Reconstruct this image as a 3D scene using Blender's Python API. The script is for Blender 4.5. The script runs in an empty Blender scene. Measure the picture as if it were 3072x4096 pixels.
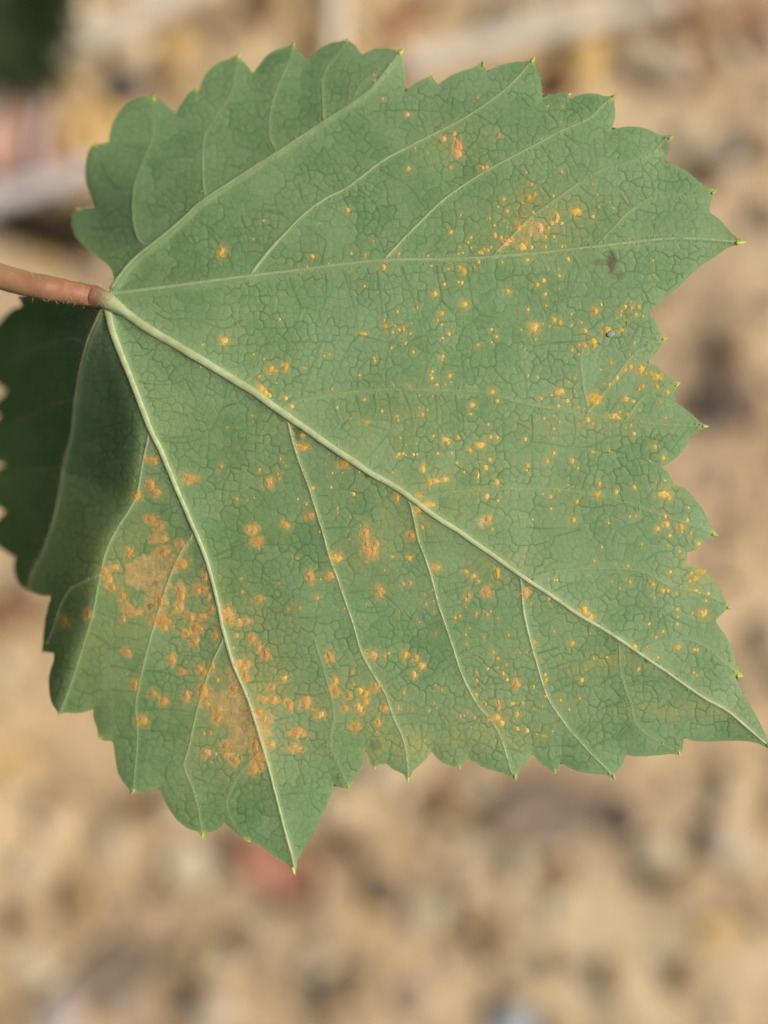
import bpy, math, random
import numpy as np
from mathutils import Vector
random.seed(7); rng = np.random.default_rng(11)
S = bpy.context.scene
COL = S.collection
R = math.radians

# ------------------------------------------------------------------ camera, sky, sun, exposure
ZL = 0.34            # height of the leaf above the soil (m)
D0 = 0.16            # camera to leaf (m)
PX = 4.0e-5          # metres per photograph pixel on the leaf plane
cam = bpy.data.objects.new('camera', bpy.data.cameras.new('camera')); COL.objects.link(cam)
cam.location = (0, 0, ZL + D0)
cd = cam.data
cd.sensor_fit = 'VERTICAL'; cd.sensor_height = 24.0; cd.sensor_width = 18.0
cd.lens = 24.0 * D0 / (4096 * PX)
cd.clip_start = 0.005; cd.clip_end = 50
cd.dof.use_dof = True; cd.dof.focus_distance = D0 - 0.0003; cd.dof.aperture_fstop = 2.3
S.camera = cam

SUN_EL, SUN_AZ = 42.0, 86.0         # azimuth clockwise from +Y
w = bpy.data.worlds.new('World'); S.world = w; w.use_nodes = True
nt = w.node_tree
sky = nt.nodes.new('ShaderNodeTexSky'); sky.sky_type = 'NISHITA'; sky.sun_disc = False
sky.sun_elevation = R(SUN_EL); sky.sun_rotation = R(SUN_AZ)
sky.air_density = 1.0; sky.dust_density = 7.0; sky.ozone_density = 0.2
nt.links.new(sky.outputs[0], nt.nodes['Background'].inputs[0])
nt.nodes['Background'].inputs[1].default_value = 0.05
sl = bpy.data.lights.new('sun', 'SUN'); sl.energy = 2.7; sl.angle = R(26); sl.color = (1.0, 0.93, 0.80)
so = bpy.data.objects.new('sun', sl); COL.objects.link(so)
el, az = R(SUN_EL), R(SUN_AZ)
sd = Vector((math.sin(az)*math.cos(el), math.cos(az)*math.cos(el), math.sin(el)))
so.rotation_euler = sd.to_track_quat('Z', 'Y').to_euler(); so.location = (0.3, 1, 1.5)
vs = S.view_settings; vs.view_transform = 'Standard'; vs.look = 'None'; vs.gamma = 1.0
vs.exposure = 0.44

# ------------------------------------------------------------------ small tools
def link(o, parent=None):
    COL.objects.link(o)
    if parent: o.parent = parent
    return o
def mesh_obj(name, verts, faces, mat, parent=None, smooth=True):
    me = bpy.data.meshes.new(name)
    me.from_pydata([tuple(v) for v in verts], [], faces)
    if smooth: me.shade_smooth()
    me.materials.append(mat); me.update()
    o = bpy.data.objects.new(name, me)
    return link(o, parent)
def fast_mesh(name, V, Q, mat, parent=None, attrs=None):
    """V (n,3) array, Q (m,k) array of faces"""
    me = bpy.data.meshes.new(name); n, k = Q.shape
    me.vertices.add(len(V)); me.vertices.foreach_set('co', V.astype(np.float32).ravel())
    me.loops.add(n*k); me.loops.foreach_set('vertex_index', Q.astype(np.int32).ravel())
    me.polygons.add(n)
    me.polygons.foreach_set('loop_start', np.arange(0, n*k, k, dtype=np.int32))
    me.polygons.foreach_set('loop_total', np.full(n, k, dtype=np.int32))
    for nm, arr in (attrs or {}).items():
        a = me.attributes.new(nm, 'FLOAT_COLOR', 'POINT'); a.data.foreach_set('color', arr.astype(np.float32).ravel())
    me.materials.append(mat); me.update(calc_edges=True); me.shade_smooth()
    return link(bpy.data.objects.new(name, me), parent)
def tag(o, label=None, cat=None, group=None, kind=None):
    if label: o['label'] = label
    if cat: o['category'] = cat
    if group: o['group'] = group
    if kind: o['kind'] = kind
    return o
def empty(name, loc):
    o = bpy.data.objects.new(name, None); o.location = loc; o.empty_display_size = 0.01
    return link(o)

def _hash(ix, iy, seed):
    h = (ix.astype(np.int64)*374761393 + iy.astype(np.int64)*668265263 + seed*1442695041) & 0x7fffffff
    h = ((h ^ (h >> 13)) * 1274126177) & 0x7fffffff
    h = ((h ^ (h >> 16)) * 69069 + 12345) & 0x7fffffff
    return ((h >> 5) & 0xffff) / 65535.0
def vnoise(x, y, seed=0):
    x = np.asarray(x, float); y = np.asarray(y, float)
    ix = np.floor(x); iy = np.floor(y); fx = x-ix; fy = y-iy
    fx = fx*fx*(3-2*fx); fy = fy*fy*(3-2*fy)
    a = _hash(ix, iy, seed); b = _hash(ix+1, iy, seed); c = _hash(ix, iy+1, seed); d = _hash(ix+1, iy+1, seed)
    return (a*(1-fx)+b*fx)*(1-fy) + (c*(1-fx)+d*fx)*fy - 0.5
def fbm(x, y, seed=0, octv=4):
    r = 0; a = 1.0
    for i in range(octv):
        r = r + a*vnoise(x*2**i+i*17.3, y*2**i-i*9.1, seed+i); a *= 0.5
    return r
def smooth(pts, n=6):
    """Catmull-Rom through the points"""
    p = np.array(pts, float)
    if len(p) < 3:
        t = np.linspace(0, 1, n+1)[:, None]; return p[0]*(1-t)+p[1]*t
    q = np.vstack([2*p[0]-p[1], p, 2*p[-1]-p[-2]]); out = []
    for i in range(1, len(q)-2):
        for t in np.linspace(0, 1, n, endpoint=False):
            out.append(0.5*((2*q[i]) + (-q[i-1]+q[i+1])*t + (2*q[i-1]-5*q[i]+4*q[i+1]-q[i+2])*t*t
                            + (-q[i-1]+3*q[i]-3*q[i+1]+q[i+2])*t**3))
    out.append(q[-2]); return np.array(out)

def T(ox, oy, s):      # "x,y x,y" in a close view of 1000 photograph pixels -> photograph pixels
    return [(ox+float(a.split(',')[0])/1.659, oy+float(a.split(',')[1])/1.659) for a in s.split()]

# ------------------------------------------------------------------ materials
class NT:
    def __init__(s, name):
        s.m = bpy.data.materials.new(name); s.m.use_nodes = True; s.t = s.m.node_tree; s.t.nodes.clear()
        s.out = s.n('ShaderNodeOutputMaterial'); s.b = s.n('ShaderNodeBsdfPrincipled')
        s.l(s.b.outputs[0], s.out.inputs[0])
    def n(s, t, **kw):
        o = s.t.nodes.new(t)
        for k, v in kw.items(): setattr(o, k, v)
        return o
    def l(s, a, b): s.t.links.new(a, b)
    def noise(s, scale, detail=3, rough=0.6, coord='Object'):
        tc = s.n('ShaderNodeTexCoord'); o = s.n('ShaderNodeTexNoise')
        o.inputs['Scale'].default_value = scale; o.inputs['Detail'].default_value = detail; o.inputs['Roughness'].default_value = rough
        s.l(tc.outputs[coord], o.inputs['Vector']); return o.outputs[0]
    def ramp(s, fac, stops):
        o = s.n('ShaderNodeValToRGB'); e = o.color_ramp.elements
        while len(e) < len(stops): e.new(0.5)
        for i, (p, c) in enumerate(stops): e[i].position = p; e[i].color = (*c, 1)
        s.l(fac, o.inputs[0]); return o.outputs[0]
    def mix(s, fac, a, b, mode='MIX'):
        o = s.n('ShaderNodeMix', data_type='RGBA', blend_type=mode)
        for sock, v in ((o.inputs[0], fac), (o.inputs[6], a), (o.inputs[7], b)):
            if isinstance(v, (int, float)): sock.default_value = v
            elif isinstance(v, tuple): sock.default_value = (*v, 1)
            else: s.l(v, sock)
        return o.outputs[2]
    def math(s, op, a, b=0.0, clamp=False):
        o = s.n('ShaderNodeMath', operation=op, use_clamp=clamp)
        for sock, v in ((o.inputs[0], a), (o.inputs[1], b)):
            if isinstance(v, (int, float)): sock.default_value = v
            else: s.l(v, sock)
        return o.outputs[0]
    def bump(s, h, strength, dist):
        o = s.n('ShaderNodeBump'); o.inputs['Strength'].default_value = strength; o.inputs['Distance'].default_value = dist
        s.l(h, o.inputs['Height']); s.l(o.outputs[0], s.b.inputs['Normal'])
    def attr(s, name):
        a = s.n('ShaderNodeAttribute', attribute_name=name); sp = s.n('ShaderNodeSeparateColor')
        s.l(a.outputs['Color'], sp.inputs[0]); return sp.outputs[0], sp.outputs[1], sp.outputs[2], a.outputs['Alpha']
    def fin(s, col, rough=0.7, spec=0.3):
        if isinstance(col, tuple): s.b.inputs['Base Color'].default_value = (*col, 1)
        else: s.l(col, s.b.inputs['Base Color'])
        if isinstance(rough, float): s.b.inputs['Roughness'].default_value = rough
        else: s.l(rough, s.b.inputs['Roughness'])
        s.b.inputs['Specular IOR Level'].default_value = spec
        return s.m

def m_blade():
    s = NT('leaf_underside')
    line, chl, tan, smg_shade = s.attr('marks_a'); vl, cell, tip, deep = s.attr('marks_b')
    n1 = s.noise(38, 4, 0.6); n2 = s.noise(900, 3, 0.6); n3 = s.noise(5200, 2, 0.6)
    g = s.ramp(n1, [(0.34, (0.100, 0.200, 0.080)), (0.50, (0.140, 0.250, 0.108)), (0.66, (0.185, 0.298, 0.152))])
    g = s.mix(s.math('MULTIPLY', cell, 0.72), g, (0.225, 0.335, 0.175))
    g = s.mix(s.math('MULTIPLY', s.math('SUBTRACT', n2, 0.42, True), 1.3), g, (0.24, 0.34, 0.15))
    g = s.mix(s.math('MULTIPLY', chl, 0.80), g, (0.315, 0.315, 0.115))
    g = s.mix(s.math('MULTIPLY', vl, 0.55), g, (0.27, 0.36, 0.165))
    g = s.mix(s.math('MULTIPLY', line, 0.68), g, (0.060, 0.125, 0.032))
    t2 = s.ramp(n2, [(0.35, (0.46, 0.32, 0.125)), (0.65, (0.54, 0.41, 0.185))])
    t2 = s.mix(s.math('MULTIPLY', s.math('SUBTRACT', n3, 0.47, True), 2.4, True), t2, (0.40, 0.24, 0.09))
    g = s.mix(tan, g, t2)
    st = s.ramp(n2, [(0.40, (0.46, 0.30, 0.10)), (0.60, (0.51, 0.36, 0.14))])
    st = s.mix(s.math('MULTIPLY', s.math('SUBTRACT', n3, 0.47, True), 3.0, True), st, (0.33, 0.19, 0.06))
    g = s.mix(deep, g, st)
    g = s.mix(s.math('MULTIPLY', smg_shade, 0.8), g, (0.095, 0.075, 0.045))
    g = s.mix(tip, g, (0.42, 0.50, 0.07))
    g = s.mix(s.math('MULTIPLY', s.math('SUBTRACT', n3, 0.45, True), 1.1), g, (0.045, 0.10, 0.035))
    hsum = s.math('ADD', n2, s.math('MULTIPLY', n3, 0.5))
    s.bump(hsum, 0.25, 0.00008)
    m = s.fin(g, 0.62, 0.28)
    pass
    return m
def m_vein(name, c1, c2):
    s = NT(name); n = s.noise(700, 3, 0.6); n2 = s.noise(4000, 2, 0.6); n4 = s.noise(120, 3, 0.6)
    c = s.ramp(n, [(0.35, c1), (0.65, c2)])
    c = s.mix(s.math('MULTIPLY', s.math('SUBTRACT', n4, 0.50, True), 2.0, True), c, (0.34, 0.33, 0.13))
    s.bump(n2, 0.5, 0.00008); m = s.fin(c, 0.55, 0.3)
    s.b.inputs['Sheen Weight'].default_value = 0.15
    return m
def m_rust(name, stops, halo=None):
    s = NT(name); n = s.noise(3500, 2, 0.7); n1 = s.noise(600, 2, 0.6)
    oi = s.n('ShaderNodeObjectInfo'); ge = s.n('ShaderNodeNewGeometry')
    rnd = s.math('ADD', s.math('MULTIPLY', n1, 0.6), s.math('MULTIPLY', s.math('FRACT', s.math('ADD', oi.outputs['Random'], ge.outputs['Random Per Island'])), 0.5))
    c = s.ramp(rnd, stops)
    c = s.mix(s.math('MULTIPLY', s.math('SUBTRACT', n, 0.5, True), 2.5, True), c, (0.34, 0.18, 0.05))
    s.bump(n, 0.6, 0.00015); return s.fin(c, 0.9, 0.1)
def m_simple(name, stops, scale=60, bs=600, bump=0.5, bd=0.001, rough=0.9, spec=0.15):
    s = NT(name); c = s.ramp(s.noise(scale, 5, 0.65), stops)
    s.bump(s.noise(bs, 4, 0.7), bump, bd); return s.fin(c, rough, spec)

M = {}
M['blade'] = m_blade()
M['vein_pale'] = m_vein('pale_vein', (0.34, 0.42, 0.21), (0.46, 0.52, 0.31))
M['vein_green'] = m_vein('green_vein', (0.235, 0.31, 0.095), (0.29, 0.365, 0.135))
M['vein_soft'] = m_vein('faint_vein', (0.24, 0.345, 0.155), (0.31, 0.40, 0.205))
M['vein_blend'] = m_vein('blended_vein', (0.150, 0.265, 0.112), (0.195, 0.305, 0.142))
M['vein_brown'] = m_vein('brownish_vein', (0.22, 0.20, 0.11), (0.32, 0.30, 0.18))
M['fresh'] = m_rust('fresh_rust', [(0.30, (0.54, 0.345, 0.065)), (0.55, (0.62, 0.435, 0.090)), (0.80, (0.66, 0.49, 0.15))])
M['old'] = m_rust('old_rust', [(0.30, (0.47, 0.275, 0.085)), (0.55, (0.53, 0.33, 0.105)), (0.80, (0.55, 0.37, 0.14))])
M['flesh'] = m_rust('faded_rust', [(0.30, (0.52, 0.27, 0.09)), (0.55, (0.60, 0.36, 0.14)), (0.80, (0.62, 0.43, 0.21))])
M['tip'] = m_simple('yellow_green_tip', [(0.35, (0.42, 0.50, 0.06)), (0.65, (0.58, 0.62, 0.14))], 500, 2000, 0.2, 0.0001, 0.5, 0.3)
M['tip_dull'] = m_simple('dull_green_tip', [(0.35, (0.26, 0.34, 0.08)), (0.65, (0.38, 0.44, 0.13))], 500, 2000, 0.2, 0.0001, 0.6, 0.3)
M['tip_brown'] = m_simple('withered_tip', [(0.35, (0.36, 0.24, 0.07)), (0.65, (0.50, 0.42, 0.10))], 500, 2000, 0.2, 0.0001, 0.6, 0.3)
M['hair'] = m_simple('leaf_hair', [(0.3, (0.42, 0.46, 0.26)), (0.7, (0.55, 0.55, 0.36))], 500, 2000, 0.1, 0.0001, 0.5, 0.3)
M['dust'] = m_simple('rust_dust', [(0.35, (0.45, 0.42, 0.07)), (0.65, (0.68, 0.44, 0.06))], 900, 2000, 0.1, 0.0001, 0.9, 0.1)
def m_petiole():
    s = NT('petiole_skin'); a, b, c_, d = s.attr('marks_a'); n = s.noise(300, 3, 0.6)
    c = s.ramp(n, [(0.35, (0.23, 0.095, 0.055)), (0.65, (0.31, 0.145, 0.085))])
    c = s.mix(b, c, (0.30, 0.21, 0.09)); c = s.mix(c_, c, (0.38, 0.44, 0.25)); c = s.mix(a, c, (0.33, 0.22, 0.12))
    s.bump(s.noise(2500, 3, 0.7), 0.5, 0.0001); return s.fin(c, 0.5, 0.35)
M['petiole'] = m_petiole()

# ------------------------------------------------------------------ THE LEAF: traced outline, veins and marks (photograph pixels)
OUT = [(458,1125),(449,1083),(431,1059),(386,1023),(338,987),(301,945),(286,902),(289,866),(300,850),(308,832),(325,834),(342,829),(381,826),
(363,781),(345,733),(340,697),(342,661),(347,635),(351,612),(362,592),(381,573),(399,577),(418,574),(438,567),(437,545),(441,528),(448,500),(459,474),
(475,450),(495,429),(515,412),(538,401),(562,393),(586,389),(600,383),(613,374),(622,395),(640,402),(658,413),(672,425),(682,438),(706,456),(716,432),(730,413),
(742,390),(755,374),(768,362),(782,350),(794,367),(798,352),(803,341),(810,318),(821,299),(838,278),(857,263),(878,250),(899,242),(914,237),(929,230),(945,223),(961,213),
(966,239),(980,252),(990,263),(1002,278),(1011,295),(1024,276),(1038,257),(1052,238),(1068,221),(1085,208),(1104,199),(1122,193),(1140,190),(1158,182),(1174,161),
(1184,190),(1202,209),(1212,220),(1221,233),(1236,238),(1248,225),(1263,212),(1280,196),(1299,184),(1320,174),(1341,169),(1360,165),(1376,162),(1392,151),(1401,169),(1415,177),(1426,187),
(1432,198),(1438,209),(1450,221),(1460,212),(1474,205),(1492,198),(1510,195),(1528,193),(1546,193),(1562,195),(1580,199),(1596,201),(1612,196),(1609,215),(1609,233),(1612,250),
(1615,269),(1618,290),(1619,311),(1619,340),(1621,370),(1630,358),(1643,347),(1658,336),(1673,326),(1688,318),(1706,311),(1727,299),(1733,317),(1743,328),(1754,339),(1765,328),(1781,317),
(1798,305),(1817,296),(1835,288),(1853,281),(1871,276),(1893,271),(1912,260),(1929,243),(1938,269),(1945,279),(1953,289),(1965,278),(1980,269),(2000,260),(2022,254),(2048,250),(2077,247),(2102,246),
(2120,240),(2137,226),(2140,240),(2142,257),(2150,276),(2157,296),(2163,317),(2166,339),(2168,365),(2170,390),(2184,384),(2199,380),(2217,375),(2235,372),(2250,371),(2262,373),(2282,371),
(2280,388),(2277,402),(2288,394),(2301,387),(2318,380),(2338,375),(2356,373),(2374,374),(2395,377),(2416,384),(2432,386),(2448,382),(2466,375),(2460,394),(2456,411),(2461,432),(2461,453),(2459,472),(2455,489),
(2450,506),(2447,520),(2464,514),(2482,510),(2506,506),(2530,506),(2555,508),(2579,512),(2603,521),(2627,534),(2642,540),(2657,541),(2675,542),(2696,541),(2690,555),(2682,568),(2680,590),(2675,610),(2669,627),(2663,644),
(2684,651),(2705,661),(2726,672),(2747,685),(2770,702),(2790,721),(2806,734),(2822,745),(2843,754),(2866,758),(2858,771),(2851,785),(2843,809),(2839,830),(2838,849),(2852,859),(2868,869),(2884,883),(2898,899),(2911,914),(2924,929),(2940,944),
(2960,957),(2982,967),(2962,977),(2942,983),(2926,987),(2910,991),(2886,1008),(2862,1026),(2838,1041),(2814,1056),(2786,1080),(2759,1104),(2735,1129),(2711,1152),(2687,1171),(2664,1189),(2650,1206),(2633,1223),(2612,1236),(2590,1245),
(2599,1254),(2608,1265),(2622,1282),(2633,1301),(2640,1319),(2645,1337),(2656,1344),(2671,1351),(2662,1364),(2648,1380),(2636,1398),(2621,1416),(2605,1434),(2587,1450),(2604,1454),(2621,1461),(2637,1470),(2651,1482),(2664,1498),
(2678,1514),(2696,1524),(2719,1530),(2712,1541),(2705,1555),(2701,1580),(2699,1606),(2714,1616),(2729,1627),(2747,1640),(2765,1654),(2781,1669),(2797,1684),(2812,1696),(2834,1704),(2812,1714),(2795,1721),(2780,1733),(2765,1748),(2754,1768),
(2741,1790),(2727,1808),(2711,1826),(2694,1840),(2675,1853),(2659,1861),(2642,1868),(2656,1876),(2669,1886),(2679,1900),(2687,1916),(2691,1929),(2699,1940),(2714,1944),(2729,1949),(2745,1958),(2759,1970),(2770,1985),
(2782,2001),(2796,2015),(2808,2030),(2818,2048),(2826,2066),(2834,2083),(2841,2099),(2854,2118),(2873,2140),(2855,2144),(2838,2149),(2826,2160),(2813,2172),(2799,2186),(2783,2199),(2764,2206),(2745,2211),(2748,2224),(2750,2238),(2747,2262),(2764,2266),
(2783,2271),(2804,2280),(2825,2292),(2841,2305),(2856,2319),(2869,2334),(2880,2350),(2887,2368),(2893,2386),(2905,2408),(2929,2432),(2914,2438),(2899,2444),(2890,2453),(2880,2464),(2870,2473),(2859,2482),(2870,2496),(2880,2512),(2896,2533),(2910,2555),
(2920,2578),(2928,2603),(2936,2627),(2944,2651),(2956,2678),(2972,2703),(2956,2703),(2941,2706),(2950,2726),(2958,2747),(2976,2777),(2994,2808),(3009,2835),(3024,2862),(3040,2891),(3055,2922),(3070,2954),
(3098,3000),(3062,2989),(3030,2973),(2998,2966),(2964,2963),(2934,2963),(2904,2964),(2850,2966),(2795,2967),(2765,2962),(2735,2948),(2735,2966),(2730,2985),(2729,3003),(2722,3021),(2705,3017),(2690,3015),(2664,3018),(2634,3021),(2604,3023),(2574,3026),(2544,3026),(2524,3023),(2502,3018),
(2499,3030),(2496,3042),(2491,3055),(2484,3067),(2472,3082),(2464,3098),(2461,3120),(2446,3111),(2432,3102),(2417,3098),(2396,3097),(2375,3095),(2348,3092),(2321,3088),(2300,3081),(2279,3073),(2261,3062),(2243,3048),
(2237,3062),(2229,3076),(2221,3095),(2210,3086),(2200,3079),(2185,3069),(2170,3058),(2149,3038),(2128,3014),(2120,3032),(2110,3049),(2093,3066),(2076,3082),(2070,3100),(2065,3122),(2051,3110),(2038,3102),(2025,3094),(2001,3089),(1977,3083),
(1956,3077),(1935,3070),(1920,3062),(1905,3052),(1888,3041),(1873,3029),(1863,3042),(1851,3055),(1845,3064),(1840,3077),(1828,3072),(1815,3067),(1794,3060),(1772,3052),(1760,3044),(1748,3033),(1737,3020),(1725,3003),(1719,3016),(1711,3028),(1697,3043),(1681,3058),
(1668,3069),(1652,3082),(1644,3102),(1633,3132),(1624,3112),(1615,3097),(1594,3087),(1573,3079),(1560,3067),(1547,3054),(1532,3058),(1517,3056),(1510,3064),(1499,3080),(1490,3066),(1482,3052),(1474,3026),(1463,2997),(1458,3022),(1452,3046),(1447,3064),(1440,3082),
(1429,3100),(1416,3118),(1404,3134),(1395,3156),(1379,3154),(1362,3150),(1349,3144),(1335,3135),(1332,3157),(1325,3179),(1314,3206),(1301,3233),(1289,3260),(1277,3287),(1265,3311),(1253,3335),(1236,3366),(1217,3396),(1202,3420),(1190,3440),(1186,3466),
(1181,3497),(1168,3478),(1157,3462),(1145,3453),(1121,3439),(1096,3426),(1071,3408),(1058,3395),(1040,3380),(1022,3370),(1004,3367),(986,3366),(968,3350),(950,3336),(932,3320),(914,3305),(897,3290),(883,3306),(866,3320),(848,3326),(829,3330),(820,3340),(811,3355),(802,3340),(793,3327),(772,3321),
(751,3314),(729,3298),(709,3281),(690,3256),(673,3229),(662,3208),(652,3187),(646,3168),(640,3150),(626,3158),(612,3163),(591,3167),(570,3168),(556,3166),(543,3164),(534,3172),(525,3183),(520,3168),(516,3154),(504,3141),(492,3127),(481,3109),(471,3091),
(466,3066),(462,3042),(458,3018),(456,2994),(453,2978),(448,2962),(434,2963),(419,2964),(408,2959),(395,2956),(391,2936),(389,2916),(384,2900),(377,2886),(373,2862),(374,2836),(363,2841),(353,2844),(332,2850),(311,2853),(290,2853),(269,2850),(253,2852),
(236,2864),(229,2850),(224,2838),(213,2823),(205,2807),(199,2780),(196,2753),(195,2726),(197,2699),(203,2675),(212,2651),(215,2632),(218,2610),(204,2611),(190,2609),(166,2609),(170,2585),(172,2560),(174,2530),(178,2500),(182,2468),(191,2435),(198,2408),
(207,2380),(188,2383),(169,2381),(145,2374),(121,2363),(104,2355),(90,2345),(77,2331),(66,2315),(58,2294),(54,2273),(56,2250),(61,2226),(45,2220),(30,2211),(12,2202),(-5,2190),(-25,2172),(-42,2146),(-30,2125),(-26,2100),(-10,2078),(22,2045),(0,2035),(-25,2010),(-62,1962),(-52,1930),(-45,1900),(-10,1875),(22,1861),
(-8,1850),(-35,1835),(-85,1800),(-70,1765),(-58,1735),(-30,1695),(2,1660),(-20,1650),(-36,1634),(-22,1612),(0,1596),(30,1563),(0,1541),(-25,1522),(-50,1500),(-88,1455),(-70,1410),(-60,1370),(-35,1325),(0,1282),(26,1256),(54,1235),(93,1225),(83,1205),(72,1186),(95,1183),(121,1180),(160,1185),(200,1187),(250,1196),(300,1203),(350,1208),(400,1200),(430,1180),(452,1155)]

V = {}   # name: (points, base radius px, end radius px, material, rank)
def vein(k, pts, r0, r1, m, rank=2): V[k] = (pts, r0, r1, m, rank)
vein('p1', [(430,1203),(446,1216),(515,1262),(603,1324),(784,1427),(1000,1560),(1121,1645),(1241,1729),(1362,1813),(1482,1892),(1603,1964),(1723,2055),(1844,2133),(1964,2217),(2072,2295),(2193,2374),(2313,2458),(2434,2530),(2584,2633),(2675,2693),(2795,2778),(2916,2850),(3036,2952),(3090,2993)], 22, 6, 'vein_pale', 1)
vein('p2', [(440,1178),(488,1175),(603,1162),(784,1138),(1000,1108),(1181,1086),(1362,1062),(1543,1044),(1723,1041),(1904,1034),(2000,1026),(2181,1011),(2362,990),(2542,966),(2723,953),(2904,964),(2972,967)], 16, 5, 'vein_soft', 1)
vein('p3', [(425,1225),(434,1264),(458,1355),(518,1499),(579,1662),(605,1730),(651,1821),(705,1953),(766,2092),(826,2243),(874,2423),(890,2512),(932,2657),(992,2801),(1058,3012),(1078,3082),(1121,3251),(1169,3432),(1179,3485)], 16, 5, 'vein_pale', 1)
vein('p4', [(420,1222),(392,1276),(350,1373),(319,1493),(301,1614),(289,1736),(253,1881),(223,2050),(169,2212),(133,2279),(110,2350)], 13, 4, 'vein_brown', 1)
vein('p5', [(450,1160),(482,1107),(543,1035),(663,939),(754,860),(814,805),(1002,679),(1100,618),(1200,553),(1281,498),(1401,419),(1486,353),(1546,281),(1600,208)], 16, 5, 'vein_soft', 1)
vein('s_a', [(600,985),(562,968),(540,920),(532,870),(530,811),(538,733),(574,643),(600,580),(612,520),(610,474),(612,385)], 9, 3, 'vein_blend')
vein('s_b', [(819,800),(812,720),(809,643),(815,552),(863,462),(923,371),(953,233)], 8, 3, 'vein_blend')
vein('s_c', [(1108,612),(1078,540),(1085,430),(1120,320),(1160,235),(1174,170)], 8, 3, 'vein_blend')
vein('s_d', [(1293,490),(1291,401),(1293,299),(1343,225),(1389,160)], 7, 3, 'vein_blend')
vein('s_e', [(1400,420),(1440,340),(1500,290),(1570,260)], 5, 2, 'vein_blend')
vein('s1', [(1000,1105),(1042,1044),(1121,953),(1211,863),(1301,796),(1386,752),(1522,648),(1643,582),(1763,522),(1884,456),(2004,371),(2080,300),(2135,230)], 10, 4, 'vein_soft')
vein('s2', [(1540,1044),(1555,1019),(1603,965),(1663,905),(1741,827),(1823,763),(1934,690),(2064,618),(2121,590),(2241,525),(2350,477),(2410,423),(2460,380)], 9, 3, 'vein_soft')
vein('s3', [(1965,1030),(2048,941),(2121,869),(2211,803),(2332,718),(2422,670),(2512,646),(2603,616),(2663,556),(2692,543)], 8, 3, 'vein_blend')
vein('s4', [(2386,985),(2446,917),(2524,839),(2580,800),(2640,783),(2723,785),(2800,772),(2860,760)], 6, 2, 'vein_blend')
vein('s5', [(1120,1638),(1181,1605),(1301,1584),(1482,1562),(1603,1558),(1784,1563),(1934,1572),(2072,1609),(2193,1633),(2343,1657),(2494,1681),(2615,1696),(2735,1702),(2825,1704)], 10, 4, 'vein_green')
vein('s6', [(1650,2002),(1690,1990),(1760,1975),(1874,1962),(1964,1958),(2072,1955),(2223,1958),(2370,1980),(2500,2010),(2640,2060),(2760,2100),(2862,2138)], 8, 3, 'vein_green')
vein('s7', [(2105,2318),(2132,2310),(2193,2292),(2313,2277),(2494,2274),(2584,2295),(2675,2344),(2765,2362),(2850,2390),(2918,2428)], 7, 3, 'vein_green')
vein('s8', [(2555,2613),(2600,2580),(2680,2560),(2760,2560),(2840,2600),(2900,2655),(2962,2702)], 5, 2, 'vein_green')
vein('s9', [(1140,1655),(1151,1687),(1181,1801),(1235,1946),(1259,2024),(1289,2121),(1319,2229),(1356,2332),(1392,2434),(1416,2510),(1446,2612),(1500,2708),(1542,2781),(1573,2871),(1615,2962),(1632,3070),(1633,3115)], 9, 4, 'vein_pale')
vein('s10', [(1635,2000),(1648,2036),(1669,2139),(1693,2211),(1723,2302),(1753,2416),(1784,2508),(1821,2621),(1863,2735),(1911,2819),(1965,2886),(2001,2946),(2044,3079),(2060,3110)], 8, 3.5, 'vein_pale')
vein('s11', [(2080,2300),(2087,2338),(2096,2452),(2132,2603),(2146,2651),(2194,2795),(2271,2910),(2303,2946),(2361,3010),(2435,3085),(2456,3112)], 8, 3.5, 'vein_pale')
vein('s12', [(2475,2565),(2476,2603),(2482,2693),(2506,2772),(2525,2830),(2542,2892),(2600,2950),(2670,2990),(2718,3015)], 6, 2, 'vein_blend')
vein('s13', [(776,2115),(766,2146),(711,2230),(663,2351),(615,2502),(579,2640),(546,2801),(549,2952),(534,3133),(526,3175)], 8, 3, 'vein_soft')
vein('s14', [(600,1722),(570,1850),(542,1989),(464,2122),(422,2212),(398,2315),(368,2466),(329,2596),(287,2729),(245,2838),(236,2856)], 8, 3, 'vein_soft')
vein('s15', [(900,2545),(847,2657),(793,2819),(757,2982),(739,3067),(781,3181),(811,3345)], 7, 3, 'vein_soft')
vein('s16', [(1255,2560),(1300,2700),(1332,2841),(1319,2974),(1344,3040),(1390,3145)], 5, 2, 'vein_blend')
vein('s17', [(1050,2990),(960,3090),(905,3200),(930,3290),(980,3358)], 5, 2, 'vein_blend')
vein('s18', [(398,2300),(374,2309),(289,2351),(247,2411),(223,2484),(185,2590)], 6, 3, 'vein_soft')
vein('s19', [(350,1372),(290,1358),(241,1367),(121,1403),(36,1451),(-70,1455)], 6, 3, 'vein_brown')
vein('s20', [(303,1600),(240,1612),(181,1632),(60,1692),(-60,1790)], 6, 3, 'vein_brown')
vein('s21', [(258,1862),(180,1880),(120,1887),(20,1920),(-50,1955)], 5, 2, 'vein_brown')
vein('s22', [(1730,2060),(1740,2200),(1790,2300)], 2, 1, 'vein_soft') if False else None
vein('s23', [(2350,1630),(2330,1530),(2322,1440),(2330,1400)], 4, 2, 'vein_blend')
vein('s24', [(2343,1657),(2440,1540),(2530,1420),(2600,1370),(2664,1351)], 4, 2, 'vein_green')
vein('s25', [(2500,1682),(2560,1600),(2620,1560),(2710,1532)], 4, 2, 'vein_green')
vein('s26', [(2110,1080),(2060,1020)], 3, 2, 'vein_soft') if False else None

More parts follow.
